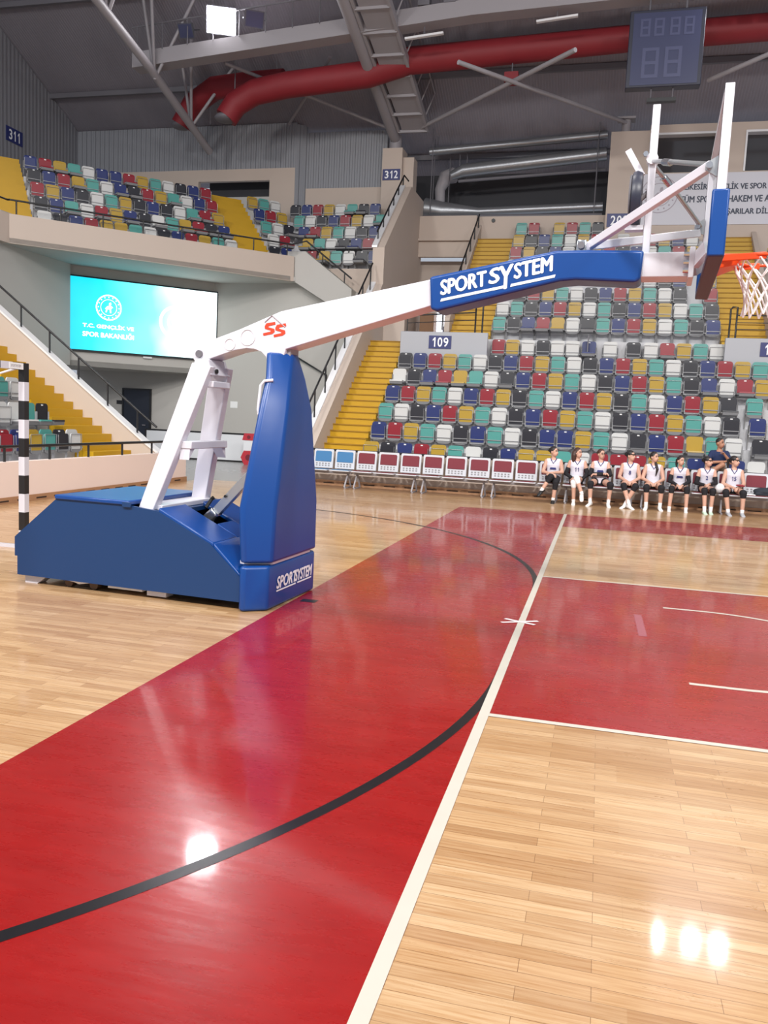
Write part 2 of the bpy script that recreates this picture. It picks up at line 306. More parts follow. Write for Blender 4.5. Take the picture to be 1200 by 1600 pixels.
# ------------------------------------------------------------------ SETTING: end stand (left)
struct(MB().box(-9.25, -9.07, -6, 11.1, 0, .70), 'wall_end', MT['pale'])
mb = MB().box(-9.07, -9.04, -6, 11.1, 0, .11); mb.mi = 1
for k in range(34): mb.box(-9.04, -9.036, -6+.5*k, -5.72+.5*k, .035, .06)
tag(mb.build('baseboard_end', [MT['base_trim'], MT['slot']]), kind='structure')
struct(MB().box(-10.3, -9.25, -6, 9.4, 0, .36), 'end_stand_walkway', MT['concrete'])
for k in range(9):
    struct(MB().box(-10.95-.7*k, -10.25-.7*k, -6, 9.4, .0, .36+.54*k), 'end_stand_tier', MT['concrete'])
for k in range(-3, 26):
    x = -10.471-.268*k
    struct(MB().box(x-.268, x, 9.4, 10.97, max(0, .667+.184*k-.6), .667+.184*k), 'end_stair_step', MT['yellow'])
Pxz = lambda p, q, t_: (p, t_, q)
struct(MB().prism([(-9.75, 0), (-9.75, .62), (-10.143, .88), (-16.5, 5.68), (-16.5, 0)], Pxz, 10.97, 11.17), 'wall_end_cheek', MT['beige'])
mb = MB(); mb.prism([(-9.73, .60), (-9.73, .66), (-10.15, .93), (-16.5, 5.74), (-16.5, 5.68), (-10.143, .87)], Pxz, 10.94, 11.22); struct(mb, 'trim_1', MT['cap'])
# ------------------------------------------------------------------ SETTING: corner recess under the balcony
struct(MB().prism([(-18.7, 0), (-18.7, 2.97), (-13.3, 2.97), (-13.3, 7.3), (-9.75, 7.3), (-7.9, 5.95), (-6.9, 5.1), (-6.9, 0)], Pxz, 20.8, 21.0), 'wall_corner', MT['grey_wall'])
struct(MB().box(-16.7, -16.5, 5, 17.2, 2.97, 7.12), 'wall_corner_left', MT['grey_wall'])
def diag(c): return [(c/.7071+y, y) for y in (0, 1)]
mb = MB(); d_ = Vector((-.1414, .1414, 0)); a = Vector((-16.66, 17.28, 0)); b = Vector((-13.1, 20.84, 0))
mb.hexa([a+Vector((0, 0, 2.97)), b+Vector((0, 0, 2.97)), b+d_+Vector((0, 0, 2.97)), a+d_+Vector((0, 0, 2.97)), a+Vector((0, 0, 6.45)), b+Vector((0, 0, 6.45)), b+d_+Vector((0, 0, 6.45)), a+d_+Vector((0, 0, 6.45))]); struct(mb, 'wall_screen', MT['grey_wall'])
mb = MB(); mb.prism([(-18.7, 15.2), (-16.66, 17.28), (-13.1, 20.84), (-18.7, 20.84)], lambda p, q, t_: (p, q, t_), 2.97, 3.15); struct(mb, 'ceiling_under_screen', MT['grey_wall'])
mb = MB(); mb.prism([(-16.5, 13.69), (-16.24, 13.95), (-10.04, 20.15), (-9.4, 20.8), (-13.1, 20.84), (-16.66, 17.28)], lambda p, q, t_: (p, q, t_), 6.21, 6.35); struct(mb, 'ceiling_under_balcony', MT['grey_wall'])
mb = MB(); nx = Vector((-.12, .12, 0))
for (p, q) in (((-16.24, 13.95), (-9.95, 20.24)),):
    p = Vector((*p, 0)); q = Vector((*q, 0)); mb.hexa([v+Vector((0, 0, z)) for z in (6.20, 7.02) for v in (p, q, q+nx, p+nx)])
struct(mb, 'wall_balcony', MT['beige'])
struct(MB().box(-16.5, -16.24, 5, 13.95, 6.20, 7.02), 'wall_balcony_left', MT['beige'])
struct(MB().prism([(-9.96, 6.2), (-9.96, 7.05), (-9.6, 7.20), (-7.9, 5.95), (-7.9, 5.0)], Pxz, 20.3, 20.8), 'wall_stair_parapet', MT['grey_wall'])
struct(MB().box(-9.9, -6.95, 21.0, 21.2, 5.2, 6.75), 'wall_balcony_right', MT['beige'])
mb = MB().box(-16.68, -15.62, 20.74, 20.8, 0, 2.32); mb.mi = 1; mb.box(-16.74, -16.68, 20.72, 20.8, 0, 2.38).box(-15.62, -15.56, 20.72, 20.8, 0, 2.38).box(-16.68, -15.62, 20.72, 20.8, 2.32, 2.38)
d1 = tag(mb.build('door_1', [MT['dark'], MT['black']]), kind='structure')
MB().tube([(-15.75, 20.70, 1.05), (-15.88, 20.70, 1.05)], .015).build('door_handle', MT['steel'], d1)
# upper walls
LB = Pxz
def wallY(name, x0, x1, z0, z1, y, m, t_=.2): return struct(MB().box(x0, x1, y, y+t_, z0, z1), name, m)
wallY('wall_back', -21.3, -11.7, 11.22, 12.9, 24.6, MT['clad'])
wallY('wall_back_lower', -21.3, -15.8, 5, 11.22, 24.6, MT['beige'])
wallY('wall_back_lower_side', -12.75, -11.7, 5, 11.22, 24.6, MT['beige'])
wallY('wall_back_lower_head', -15.8, -12.75, 10.77, 11.22, 24.6, MT['beige'])
wallY('wall_back_lower_sill', -15.8, -12.75, 5, 10.15, 24.6, MT['grey_wall'])
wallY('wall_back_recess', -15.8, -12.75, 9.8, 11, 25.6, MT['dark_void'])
struct(MB().prism([(-11.7, 24.6), (-11.35, 24.9), (-11.7, 24.9)], lambda p, q, t_: (p, q, t_), 5, 12.85), 'wall_back_return', MT['clad'])
wallY('wall_back_right', -11.7, -8.1, 10.5, 12.6, 24.9, MT['clad'])
wallY('wall_back_right_lower', -11.7, -8.1, 5, 10.5, 24.9, MT['beige'])
struct(MB().prism([(11, 5), (11, 18.9), (24.8, 12.8), (24.8, 5)], lambda p, q, t_: (t_, p, q), -21.5, -21.3), 'wall_left', MT['cladY'])
# side stand
Pyz = lambda p, q, t_: (t_, p, q)
struct(MB().prism([(13.0, 0), (13.0, .62), (13.5, .92), (17.2, 3.98), (19.7, 6.05), (19.7, 7.2), (23.1, 10.0), (25.2, 10.0), (25.2, 0)], Pyz, -7.05, -6.66), 'wall_side_cheek', MT['beige'])
mb = MB(); mb.prism([(12.95, .60), (12.95, .66), (13.5, .98), (17.2, 4.04), (19.7, 6.11), (19.7, 6.05), (17.2, 3.98), (13.5, .92)], Pyz, -7.08, -6.90); struct(mb, 'trim_2', MT['cap'])
mb = MB(); mb.prism([(19.66, 7.2), (19.66, 7.26), (23.1, 10.06), (23.1, 10.0)], Pyz, -7.08, -6.9); struct(mb, 'trim_3', MT['cap'])
struct(MB().box(-8.18, -7.41, 24.5, 25.3, 5, 11.8), 'pillar', MT['beige'])
struct(MB().box(-7.41, -7.0, 24.7, 25.3, 5, 11.5), 'pillar_return', MT['beige'])
struct(MB().box(-6.75, 24, 12.65, 12.80, 0, .86), 'wall_side', MT['beige'])
mb = MB().box(-6.75, 24, 12.61, 12.65, 0, .13); mb.mi = 1
for k in range(60): mb.box(-6.6+.52*k, -6.32+.52*k, 12.606, 12.61, .05, .075)
tag(mb.build('baseboard_side', [MT['base_trim'], MT['slot']]), kind='structure')
struct(MB().box(-6.75, 24, 12.62, 12.83, .86, .90), 'trim_4', MT['black'])
struct(MB().box(-6.75, 24, 12.80, 13.62, 0, .30), 'side_stand_walkway', MT['concrete'])
LO = (-5.299, 14.176, 1.102, .45, .6965, .5206); UP = (-2.79, 19.563, 5.0415, .45, .70, .5664)
for k in range(7):
    y = LO[1]+LO[4]*k; z = LO[2]+LO[5]*k-.80
    struct(MB().box(-5.57, 4.85, y-.55, y+.148, max(0, z-.62), z), 'side_stand_tier', MT['concrete'])
for k in range(8):
    y = UP[1]+UP[4]*k; z = UP[2]+UP[5]*k-.80
    struct(MB().box(-3.05, 3.76, y-(.55 if k else 1.02), y+.15, z-(.62 if k else .9), z), 'upper_stand_tier', MT['concrete'])
def stair(name, x0, x1, y, z, n, T, r, m=MT['yellow']):
    for k in range(n):
        b = MB().box(x0, x1, y+T*k, y+T*(k+1)+.02, max(0, z+r*k-.4), z+r*(k+1)-.028); b.mi = 1; b.box(x0, x1, y+T*k-.03, y+T*k+.02, z+r*(k+1)-.028, z+r*(k+1)); b.mi = 0; b.box(x0, x1, y+T*k+.02, y+T*(k+1)+.02, z+r*(k+1)-.028, z+r*(k+1))
        struct(b, name, [m, MT['yellow_edge']])
stair('side_stair_step', -6.66, -5.57, 13.62, .30, 22, .2322, .1735)
stair('side_stair_step', 4.85, 6.1, 13.62, .30, 16, .2322, .1735)
stair('upper_stair_step', -4.33, -3.05, 19.3, 4.24, 22, .2333, .1888)
stair('upper_stair_step', 3.76, 5.0, 19.3, 4.24, 22, .2333, .1888)
struct(MB().box(-6.75, -4.33, 18.72, 24.9, 3.6, 4.11), 'landing', MT['concrete'])
struct(MB().box(3.76, 7, 18.4, 19.3, 3.6, 4.24), 'landing_right', MT['concrete'])
struct(MB().box(-6.75, -5.95, 20.0, 20.2, 4.11, 4.95), 'landing_wall', MT['beige'])
struct(MB().box(-5.55, -2.90, 17.86, 18.0, 2.9, 4.36), 'box_front', MT['panel_grey'], bevel=.02)
struct(MB().box(3.68, 7.2, 17.86, 18.0, 2.9, 4.36), 'box_front_right', MT['panel_grey'], bevel=.02)
struct(MB().box(-.03, 0, 18.1, 18.56, 3.4, 4.38), 'box_divider', MT['steel_dark'])
struct(MB().prism([(19.3, 4.1), (19.3, 4.95), (24.9, 9.05), (24.9, 4.1)], Pyz, -4.5, -4.33), 'wall_stair', MT['beige'])
struct(MB().prism([(18.9, 4.2), (18.9, 4.6), (24.3, 8.6), (24.3, 4.2)], Pyz, 5.0, 5.15), 'wall_stair_right', MT['beige'])
wallY('wall_portal_head', -6.75, -4.5, 7.85, 9.35, 24.7, MT['beige'])
wallY('wall_portal_back', -6.75, -4.5, 4.0, 7.85, 25.6, MT['beige'])
struct(MB().box(-6.75, -4.5, 24.55, 24.7, 8.42, 8.5), 'trim_5', MT['beige'])
struct(MB().box(-6.45, -5.9, 24.6, 25.0, 4.11, 5.75), 'portal_post', MT['base_trim'])
w1 = tag(MB().box(-5.86, -5.33, 24.98, 25.0, 4.11, 5.85).build('window_1', MT['day']), kind='structure')
for x in (-5.9, -5.6, -5.33): MB().box(x-.02, x+.02, 24.95, 25.0, 4.11, 5.9).build('window_frame', MT['white_dull'], w1)
MB().box(-5.6, -5.36, 24.93, 24.97, 4.11, 5.3).build('blind', MT['seat']['B'], w1)
wallY('wall_side_back', -4.5, .16, 4.0, 9.35, 24.9, MT['beige'])
wallY('wall_block', .14, 16, 4.0, 10.6, 24.3, MT['beige'], .7)
wallY('wall_block_top', .14, 1.45, 10.6, 12.03, 24.3, MT['beige'], .7)
wallY('wall_block_head', 1.45, 16, 11.93, 12.2, 24.3, MT['beige'], .7)
wallY('wall_block_pier', 3.65, 4.55, 10.6, 11.93, 24.3, MT['beige'], .7)
for k, (x0, x1) in enumerate(((1.45, 3.65), (4.55, 9))):
    w = tag(MB().box(x0, x1, 24.62, 24.64, 10.6, 11.93).build('window_%d' % (k+2), MT['window_glass']), kind='structure')
    MB().box(x0, x1, 24.27, 24.62, 11.86, 11.93).build('window_frame', MT['white_dull'], w); MB().box(x0, x0+.06, 24.27, 24.62, 10.6, 11.86).build('window_frame', MT['white_dull'], w)
# corner balcony tiers (rows run at 45 degrees) and the straight block beside them
CB = (-16.0275, 15.2277, 7.396, .45, .70, .5579)
E45 = Vector((.7071, .7071, 0)); N45 = Vector((-.7071, .7071, 0))
def cpt(i, back, z): return Vector((CB[0], CB[1], 0))+E45*(.45*i)+N45*back+Vector((0, 0, z))
def dbox(i0, i1, b0, b1, z0, z1): return MB().hexa([cpt(i0, b0, z0), cpt(i1, b0, z0), cpt(i1, b1, z0), cpt(i0, b1, z0), cpt(i0, b0, z1), cpt(i1, b0, z1), cpt(i1, b1, z1), cpt(i0, b1, z1)])
for k in range(5):
    z = CB[2]+CB[5]*k-.8; b = .7*k
    for (i0, i1) in ((-.6, 13.55), (16.5, (17.9, 18.6, 19.6, 20.2, 20.2)[k])):
        struct(dbox(i0, i1, b-(.2 if k == 0 else .55), b+.15, z-(.22 if k == 0 else .58), z), 'balcony_tier', MT['concrete'])
for k in range(16):
    z = CB[2]-.8+.186*(k+1)
    struct(dbox(-3.6, -.6, -.2+.2333*k, .04+.2333*k, z-.32, z), 'balcony_stair_step', MT['yellow'])
    struct(dbox(13.55, 16.5, -.2+.2333*k, .04+.2333*k, z-.32, z), 'balcony_stair_step', MT['yellow'])
SB = (-9.635, 21.135, 7.3737, .45, .70, .5668, -.4293)
for k in range(5):
    z = SB[2]+SB[5]*k-.8; y = SB[1]+.7*k
    struct(MB().box(SB[0]+SB[6]*k-(1.0 if k < 4 else .3), -6.95, y-(.12 if k == 0 else .55), y+.15, z-.62, z), 'balcony_side_tier', MT['concrete'])
# void, roof
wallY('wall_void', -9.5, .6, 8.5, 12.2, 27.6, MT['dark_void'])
def roofz(y): return 12.95+.44*(24.6-y)
struct(MB().prism([(28, roofz(28)), (-4, roofz(-4)), (-4, roofz(-4)+.15), (28, roofz(28)+.15)], Pyz, -21.5, 20), 'ceiling', MT['roof'])
for y in (26.5, 22.8, 19.1, 15.4, 11.7):
    struct(MB().box(-21.3, 20, y-.07, y+.07, roofz(y)-.20, roofz(y)-.02), 'roof_purlin', MT['steel_dark'])
# baseboard slot etc done

# ------------------------------------------------------------------ BASKETBALL STAND (local u = towards the ring, v = across, z = up)
bs = thing('basketball_stand', 'blue padded mobile basketball stand with white arm and glass backboard', 'basketball hoop', (-2.162, -.012, 0), math.radians(-3.6))
Puz = lambda p, q, t_: (p, t_, q)
side = [(-.21, .075), (-2.60, .083), (-2.60, .262), (-2.63, .262), (-2.63, .447), (-2.153, .845), (-1.339, .838), (-1.06, .812), (-.53, .565), (-.21, .283)]
body = MB()
for v0, v1 in ((-.62, -.59), (.59, .62)): body.prism(side, Puz, v0, v1)
body.prism([(-2.60, .262), (-2.63, .262), (-2.63, .447), (-2.153, .845), (-2.10, .80), (-2.58, .43)], Puz, -.59, .59)
body.prism([(-2.60, .083), (-2.60, .262), (-2.56, .262), (-2.56, .083)], Puz, -.59, .59)
o = body.build('base_cover', MT['blue_side'], bs)
ms = MB().box(-2.40, -.25, -.52, .52, .10, .24); ms.build('chassis', MT['rubber'], bs)
MB().box(-2.16, -1.35, -.64, .64, .842, .885).build('top_lid', MT['blue'], bs, bevel=.012)
MB().box(-1.42, -1.33, -.645, -.63, .825, .872).build('lid_clasp', MT['blue_side'], bs, bevel=.004)
def slab(name, pts, v0, v1, m=None, bev=.012): return MB().prism(pts, Puz, v0, v1).build(name, m or MT['blue'], bs, bevel=bev)
MB().box(-1.36, -1.04, -.59, .59, .76, .80).build('top_plate', MT['blue_side'], bs)
sl = [(-1.06, .795), (-.50, .525), (-.50, .575), (-1.06, .842)]
slab('slope_pad', sl, -.61, -.16); slab('slope_pad', sl, .16, .61)
slab('slope_pad_joint', [(-.72, .632), (-.50, .525), (-.50, .575), (-.72, .682)], -.16, .16)
slab('well', [(-1.06, .62), (-.55, .50), (-.55, .52), (-1.06, .64)], -.16, .16, MT['rubber'], 0)
slab('lower_slope_pad', [(-.50, .525), (-.21, .25), (-.21, .30), (-.50, .575)], -.61, .61)
# chamfered pads in front
def oct_(hw, hs, u0, ub, z): return [(u0, -hw, z), (u0, hw, z), (ub, hs, z), (ub-.05, hs-.02, z), (ub-.05, -hs+.02, z), (ub, -hs, z)]
lp = MB().loft([oct_(.517, .666, 0, -.175, .004), oct_(.517, .666, 0, -.175, .40)]).build('lower_pad', MT['blue'], bs, bevel=.03, bseg=3)
text('SPORT', 'lettering', MT['lettering'], lp, (.002, -.14, .225), (0, 1, 0), (0, 0, 1), .44, .105, .0, .004, .18, fat=.006)
text('SYSTEM', 'lettering', MT['lettering'], lp, (.002, .24, .225), (0, 1, 0), (0, 0, 1), .40, .105, .0, .004, .18, fat=.006)
MB().box(.004, .006, -.36, .06, .145, .158).build('lettering_underline', MT['lettering'], lp); MB().box(.004, .006, .10, .43, .145, .158).build('lettering_underline', MT['lettering'], lp)
MB().loft([[(x-.03, y*.9, z) for x, y, z in oct_(.46, .60, .02, -.2, .40)], [(x-.03, y*.9, z) for x, y, z in oct_(.46, .60, .02, -.2, .43)]]).build('pad_backing', MT['white'], bs)
tp = MB().loft([oct_(.49, .63, .02, -.19, .425), oct_(.47, .64, .025, -.21, .90), oct_(.27, .43, .02, -.15, 1.78), oct_(.17, .30, -.01, -.16, 2.05), oct_(.06, .215, -.045, -.20, 2.27)]).build('tall_pad', MT['blue'], bs, bevel=.035, bseg=3)
MB().tube([(-.12, -.30, 2.02), (-.19, -.33, 2.01), (-.215, -.35, 1.97), (-.225, -.37, 1.76), (-.215, -.385, 1.72), (-.12, -.36, 1.70)], .014).build('handle', MT['white'], bs, smooth=60)
# mast (A frame)
for s in (-1, 1):
    w0, w1 = .055, .05
    ms = MB().hexa([(-1.34, s*.46-w0, .80), (-1.18, s*.46-w0, .80), (-1.18, s*.46+w0, .80), (-1.34, s*.46+w0, .80), (-.985, s*.17-w1, 2.16), (-.79, s*.17-w1, 2.13), (-.79, s*.17+w1, 2.13), (-.985, s*.17+w1, 2.16)])
    ms.build('mast_leg', MT['white'], bs, bevel=.008)
    MB().hexa([(-.80, s*.20-.01, 1.66), (-1.0, s*.28-.01, 1.30), (-1.0, s*.30+.01, 1.30), (-.80, s*.23+.01, 1.66), (-.79, s*.20-.01, 1.67), (-.98, s*.27-.01, 1.36), (-.98, s*.29+.01, 1.36), (-.79, s*.23+.01, 1.67)])
MB().box(-1.36, -1.12, -.46, .46, .80, .845).build('mast_foot_plate', MT['white'], bs, bevel=.006)
MB().box(-1.04, -.90, -.34, .34, 1.37, 1.44).build('mast_crossbar', MT['white'], bs, bevel=.008)
for s in (-1, 1): MB().prism([(s*.33, 1.37), (s*.25, 1.37), (s*.345, 1.27)], lambda p, q, t_: (t_, p, q), -1.02, -.92).build('mast_gusset', MT['white'], bs)
MB().box(-.90, -.79, -.16, .16, 1.94, 2.00).build('mast_crossbar', MT['white'], bs, bevel=.008)
MB().hexa([(-1.0, -.19, 2.08), (-.80, -.19, 2.05), (-.80, .19, 2.05), (-1.0, .19, 2.08), (-.985, -.17, 2.20), (-.85, -.17, 2.20), (-.85, .17, 2.20), (-.985, .17, 2.20)]).build('mast_head', MT['white'], bs, bevel=.01)
MB().tube([(-.80, -.10, 2.09), (-.785, -.10, 2.09)], .022, 10).build('bolt_hole', MT['rubber'], bs)
# arm: rear link plate with the arch, then the long sloped boom
def circ(cx, cz, r, a0, a1, n=8): return [(cx+r*math.cos(a0+(a1-a0)*i/n), cz+r*math.sin(a0+(a1-a0)*i/n)) for i in range(n+1)]
plate = circ(-.958, 2.245, .082, PI*1.45, PI*.62, 8)+[(-.55, 2.475), (-.14, 2.64), (-.09, 2.645), (-.09, 2.297), (-.12, 2.20), (-.27, 2.20)]+[(-.285, 2.235), (-.33, 2.275), (-.40, 2.300), (-.48, 2.305), (-.60, 2.285)]
pl = MB().prism(plate, Puz, -.13, .13).build('arm_link', MT['white'], bs, bevel=.006)
MB().tube([(-.958, -.131, 2.245), (-.958, -.15, 2.245)], .034, 16).build('pivot_bolt', MT['steel_dark'], pl, smooth=40)
for cx, cz, r in ((-.649, 2.338, .052), (-.469, 2.404, .070)): MB().tube([(cx+r*math.cos(a*PI/12), -.132, cz+r*math.sin(a*PI/12)) for a in range(24)], .006, 6, True).build('plate_hole', MT['white_dull'], pl, smooth=60)
lg = MB()
S1 = [(-.30, 2.505), (-.285, 2.53), (-.20, 2.545), (-.195, 2.52), (-.262, 2.507), (-.265, 2.497), (-.205, 2.482), (-.20, 2.455), (-.225, 2.437), (-.31, 2.42), (-.315, 2.442), (-.24, 2.458), (-.242, 2.468), (-.298, 2.482)]
lg.prism(S1, Puz, -.134, -.131); lg.prism([(p+.105, q-.012) for p, q in S1], Puz, -.134, -.131); lg.build('red_logo', MT['ss_red'], pl)
MB().tube([(-.23, -.134, 2.60), (-.10, -.134, 2.50)], .005, 5).build('logo_line', MT['grey_logo'], pl); MB().tube([(-.23, -.134, 2.60), (-.30, -.134, 2.54)], .004, 5).build('logo_line', MT['grey_logo'], pl)
boom = [(-.12, 2.295), (-.12, 2.645), (1.217, 2.908), (2.25, 3.104), (3.30, 3.106), (3.30, 2.918), (2.33, 2.915), (1.27, 2.70)]
bo = MB().prism(boom, Puz, -.128, .128).build('arm', MT['white'], bs, bevel=.008)
MB().box(-.22, -.06, -.09, .09, 2.0, 2.32).build('front_column', MT['steel'], bs)
ap = MB().prism([(1.22, 2.925), (1.24, 2.66), (1.30, 2.645), (2.30, 2.885), (2.42, 2.895), (2.88, 2.872), (2.915, 2.90), (2.925, 3.115), (2.5, 3.125), (2.26, 3.125)], Puz, -.165, .165); ap = ap.build('arm_pad', MT['blue'], bs, bevel=.022, bseg=3)
sl_ = Vector((1, 0, .205)).normalized(); su = Vector((0, -1, 0)).cross(sl_)*-1
su = Vector((-sl_.z, 0, sl_.x))
cpos = Vector((1.725, -.1655, 2.915))
text('SPORT', 'lettering', MT['lettering'], ap, cpos+sl_*(-.215)+su*.0, sl_, su, .40, .118, .0, .003, .2, fat=.006)
text('S', 'lettering', MT['lettering'], ap, cpos+sl_*.045+su*.005, sl_, su, .10, .118, .0, .003, .2, fat=.006)
text('Y', 'lettering', MT['lettering'], ap, cpos+sl_*.155-su*.025, sl_, su, .11, .18, .0, .003, .3, fat=.006)
text('STEM', 'lettering', MT['lettering'], ap, cpos+sl_*.365+su*.005, sl_, su, .32, .118, .0, .003, .2, fat=.006)
for a, b in ((-.43, .10), (.16, .52)):
    q = [cpos+sl_*x-su*(.088+y)+Vector((0, -.003, 0)) for x, y in ((a, .022), (b, .022), (b+.01, 0), (a+.01, 0))]; m_ = MB(); m_.poly(q); m_.build('lettering_underline', MT['lettering'], ap)
# head frame, backboard
U0 = 3.40
MB().box(3.26, 3.30, -.20, .20, 2.90, 3.13).build('end_plate', MT['white'], bs, bevel=.006)
for z in (2.96, 3.02, 3.08):
    MB().tube([(3.22, -.16, z), (3.26, -.16, z)], .018, 8).build('bolt', MT['chrome'], bs)
bf = MB(); zt, zb = 4.02, 2.93
for s in (-1, 1): bf.box(U0-.02, U0+.04, s*.93-.025, s*.93+.025, zb, zt)
bf.box(U0-.02, U0+.04, -.90, .90, zt-.05, zt); bf.box(U0-.02, U0+.04, -.90, .90, zb, zb+.05)
bfo = bf.build('backboard_frame', MT['white'], bs, bevel=.005)
gl = MB().box(U0+.022, U0+.034, -.90, .90, zb+.04, zt-.04).build('backboard_glass', MT['glass'], bs)
ln = MB()
for (y0, y1, z0, z1) in ((-.295, .295, 3.50, 3.55), (-.295, .295, 3.08, 3.13), (-.295, -.245, 3.08, 3.55), (.245, .295, 3.08, 3.55)): ln.box(U0+.035, U0+.037, y0, y1, z0, z1)
ln.build('target_rectangle', MT['lettering'], gl)
for s in (-1, 1): MB().box(U0-.045, U0+.065, s*.94-.035, s*.94+.035, 2.91, 3.345).build('side_pad', MT['blue'], bs, bevel=.012)
MB().box(U0-.045, U0+.065, -.97, .97, 2.905, 2.955).build('bottom_pad', MT['blue_under'], bs, bevel=.01)
for s in (-.30, .30): MB().bar((3.30, s*.5, 3.02), (U0-.02, s, 3.10), .05, .10).build('head_bracket', MT['white'], bs)
for s in (-1, 1):
    MB().bar((2.45, -.05*s, 3.17), (U0-.06, s*.89, 3.52 if s < 0 else 3.46), .045, .065).build('stay', MT['white'], bs, bevel=.006)
    MB().tube([(2.925, .02*s, 3.82), (3.12, s*.40, 3.69), (U0-.05, s*.89, 3.52)], .018, 8).build('tie_rod', MT['alu'], bs, smooth=60)
    MB().tube([(3.02, .2*s, 3.755), (3.07, s*.30, 3.72)], .026, 8).build('rod_sleeve', MT['chrome'], bs)
    MB().prism([(U0-.02, 3.44), (U0-.10, 3.49), (U0-.10, 3.53), (U0-.02, 3.58)], Puz, s*.89-.012, s*.89+.012).build('stay_bracket', MT['alu'], bs); MB().tube([(U0-.075, s*.89-.05, 3.51), (U0-.075, s*.89+.05, 3.51)], .022, 10).build('bracket_pin', MT['chrome'], bs, smooth=50); MB().box(U0-.022, U0-.018, s*.93-.006, s*.93+.006, zb, zt).build('frame_groove', MT['rubber'], bs)
MB().box(2.40, 2.48, -.09, .09, 3.10, 3.22).build('stay_mount', MT['chrome'], bs, bevel=.01)
MB().tube([(2.44, -.095, 3.17), (2.44, -.12, 3.17)], .028, 10).build('mount_bolt', MT['steel_dark'], bs)
MB().box(2.905, 2.962, -.03, .03, 3.10, 4.24).build('upright_post', MT['white'], bs, bevel=.006)
MB().tube([(2.93, -.06, 3.83), (2.93, .06, 3.83)], .045, 10).build('post_clamp', MT['white'], bs, smooth=40)
MB().tube([(2.88, -.05, 3.86), (2.88, -.08, 3.86)], .02, 8).build('clamp_bolt', MT['chrome'], bs)
dk = MB(); seg = 28
dk.tube([(2.79, .02, 3.54), (2.80, .02, 3.54), (2.83, .02, 3.54), (2.87, .02, 3.54)], [.17, .205, .215, .20], seg)
dk = dk.build('ribbed_disc', MT['sb_body'], bs, smooth=40)
for r in (.06, .10, .14, .18): MB().tube([(2.785, .02+r*math.cos(a*PI/14), 3.54+r*math.sin(a*PI/14)) for a in range(28)], .008, 6, True).build('disc_ring', MT['steel_dark'], dk)
MB().bar((2.86, .02, 3.72), (2.74, .02, 3.92), .03, .05).build('disc_bracket', MT['white'], bs); MB().box(2.76, 2.90, -.03, .07, 3.30, 3.335).build('disc_foot', MT['white'], bs)
MB().tube([(2.86, .02, 3.54), (2.93, .0, 3.6)], .02).build('disc_arm', MT['steel'], bs)
# ring and net
RC = Vector((U0+.04+.15+.225, 0, 3.06)); RR = .232
rm = MB(); rm.tube([RC+Vector((RR*math.cos(a*PI/24), RR*math.sin(a*PI/24), 0)) for a in range(48)], .011, 8, True); rm = rm.build('ring', MT['rim'], bs, smooth=60)
br = MB().hexa([(U0+.065, -.20, 2.965), (U0+.20, -.10, 3.005), (U0+.20, .10, 3.005), (U0+.065, .20, 2.965), (U0+.065, -.20, 3.075), (U0+.26, -.14, 3.085), (U0+.26, .14, 3.085), (U0+.065, .20, 3.075)]); br.box(U0+.04, U0+.075, -.22, .22, 2.955, 3.095)
for s in (-1, 1): br.bar((U0+.07, s*.20, 3.04), (RC.x-.02, s*.222, 3.055), .012, .05)
br.build('ring_bracket', MT['rim'], bs, bevel=.006)
for k in range(12):
    a = 2*PI*(k+.5)/12; MB().tube([RC+Vector((RR*math.cos(a+d)*(1-.0*abs(d)), RR*math.sin(a+d), -.012-.012*(1-abs(d)/.07))) for d in (-.07, -.035, 0, .035, .07)], .004, 5).build('net_hook', MT['rim'], rm)
nt_ = MB(); prof = [(.232, -.015), (.205, -.09), (.165, -.17), (.135, -.25), (.125, -.33), (.14, -.42)]
for k in range(12):
    for sg in (-1, 1):
        pts = []
        for j, (r, z) in enumerate(prof):
            a = 2*PI*(k+.5)/12+sg*j*PI/12; pts.append(RC+Vector((r*math.cos(a), r*math.sin(a), z)))
        nt_.tube(pts, .0075, 6)
nt_.build('net', MT['net'], bs, smooth=60)
# hydraulic strut, castors, feet
st = MB().bar((-.84, 0, .74), (-.28, 0, 1.34), .07, .09).build('hydraulic_strut', MT['alu'], bs, bevel=.008)
MB().bar((-.90, -.02, .69), (-.80, -.02, .78), .10, .10).build('strut_clevis', MT['chrome'], st, bevel=.02)
MB().tube([(-.70, -.048, .93), (-.70, -.055, .93)], .014).build('strut_bolt', MT['rubber'], st)
MB().tube([(-.93, .0, .80), (-.90, .05, .88), (-.88, .05, .90)], .018).build('hose', MT['rubber'], bs)
for v in (-.50, .50):
    MB().hexa([(-2.56, v-.06, 0), (-2.42, v-.06, 0), (-2.42, v+.06, 0), (-2.56, v+.06, 0), (-2.56, v-.06, .10), (-2.28, v-.06, .10), (-2.28, v+.06, .10), (-2.56, v+.06, .10)]).build('rear_foot', MT['white'], bs)
    cs = MB().prism([(-2.16, .13), (-2.16, .075), (-2.0, .055), (-1.95, .04), (-1.88, .055), (-1.75, .075), (-1.75, .13)], Puz, v-.05, v-.03).build('caster_plate', MT['chrome'], bs)
    for x in (-2.08, -1.80): MB().tube([(x, v-.03, .045), (x, v+.04, .045)], .045, 18).build('caster', MT['caster'], bs, smooth=40)
    MB().box(-1.62, -1.25, v-.06, v+.06, .045, .10).build('ballast_bar', MT['white_dull'], bs); MB().box(-1.20, -1.0, v-.06, v+.06, .02, .10).build('front_foot', MT['white'], bs)

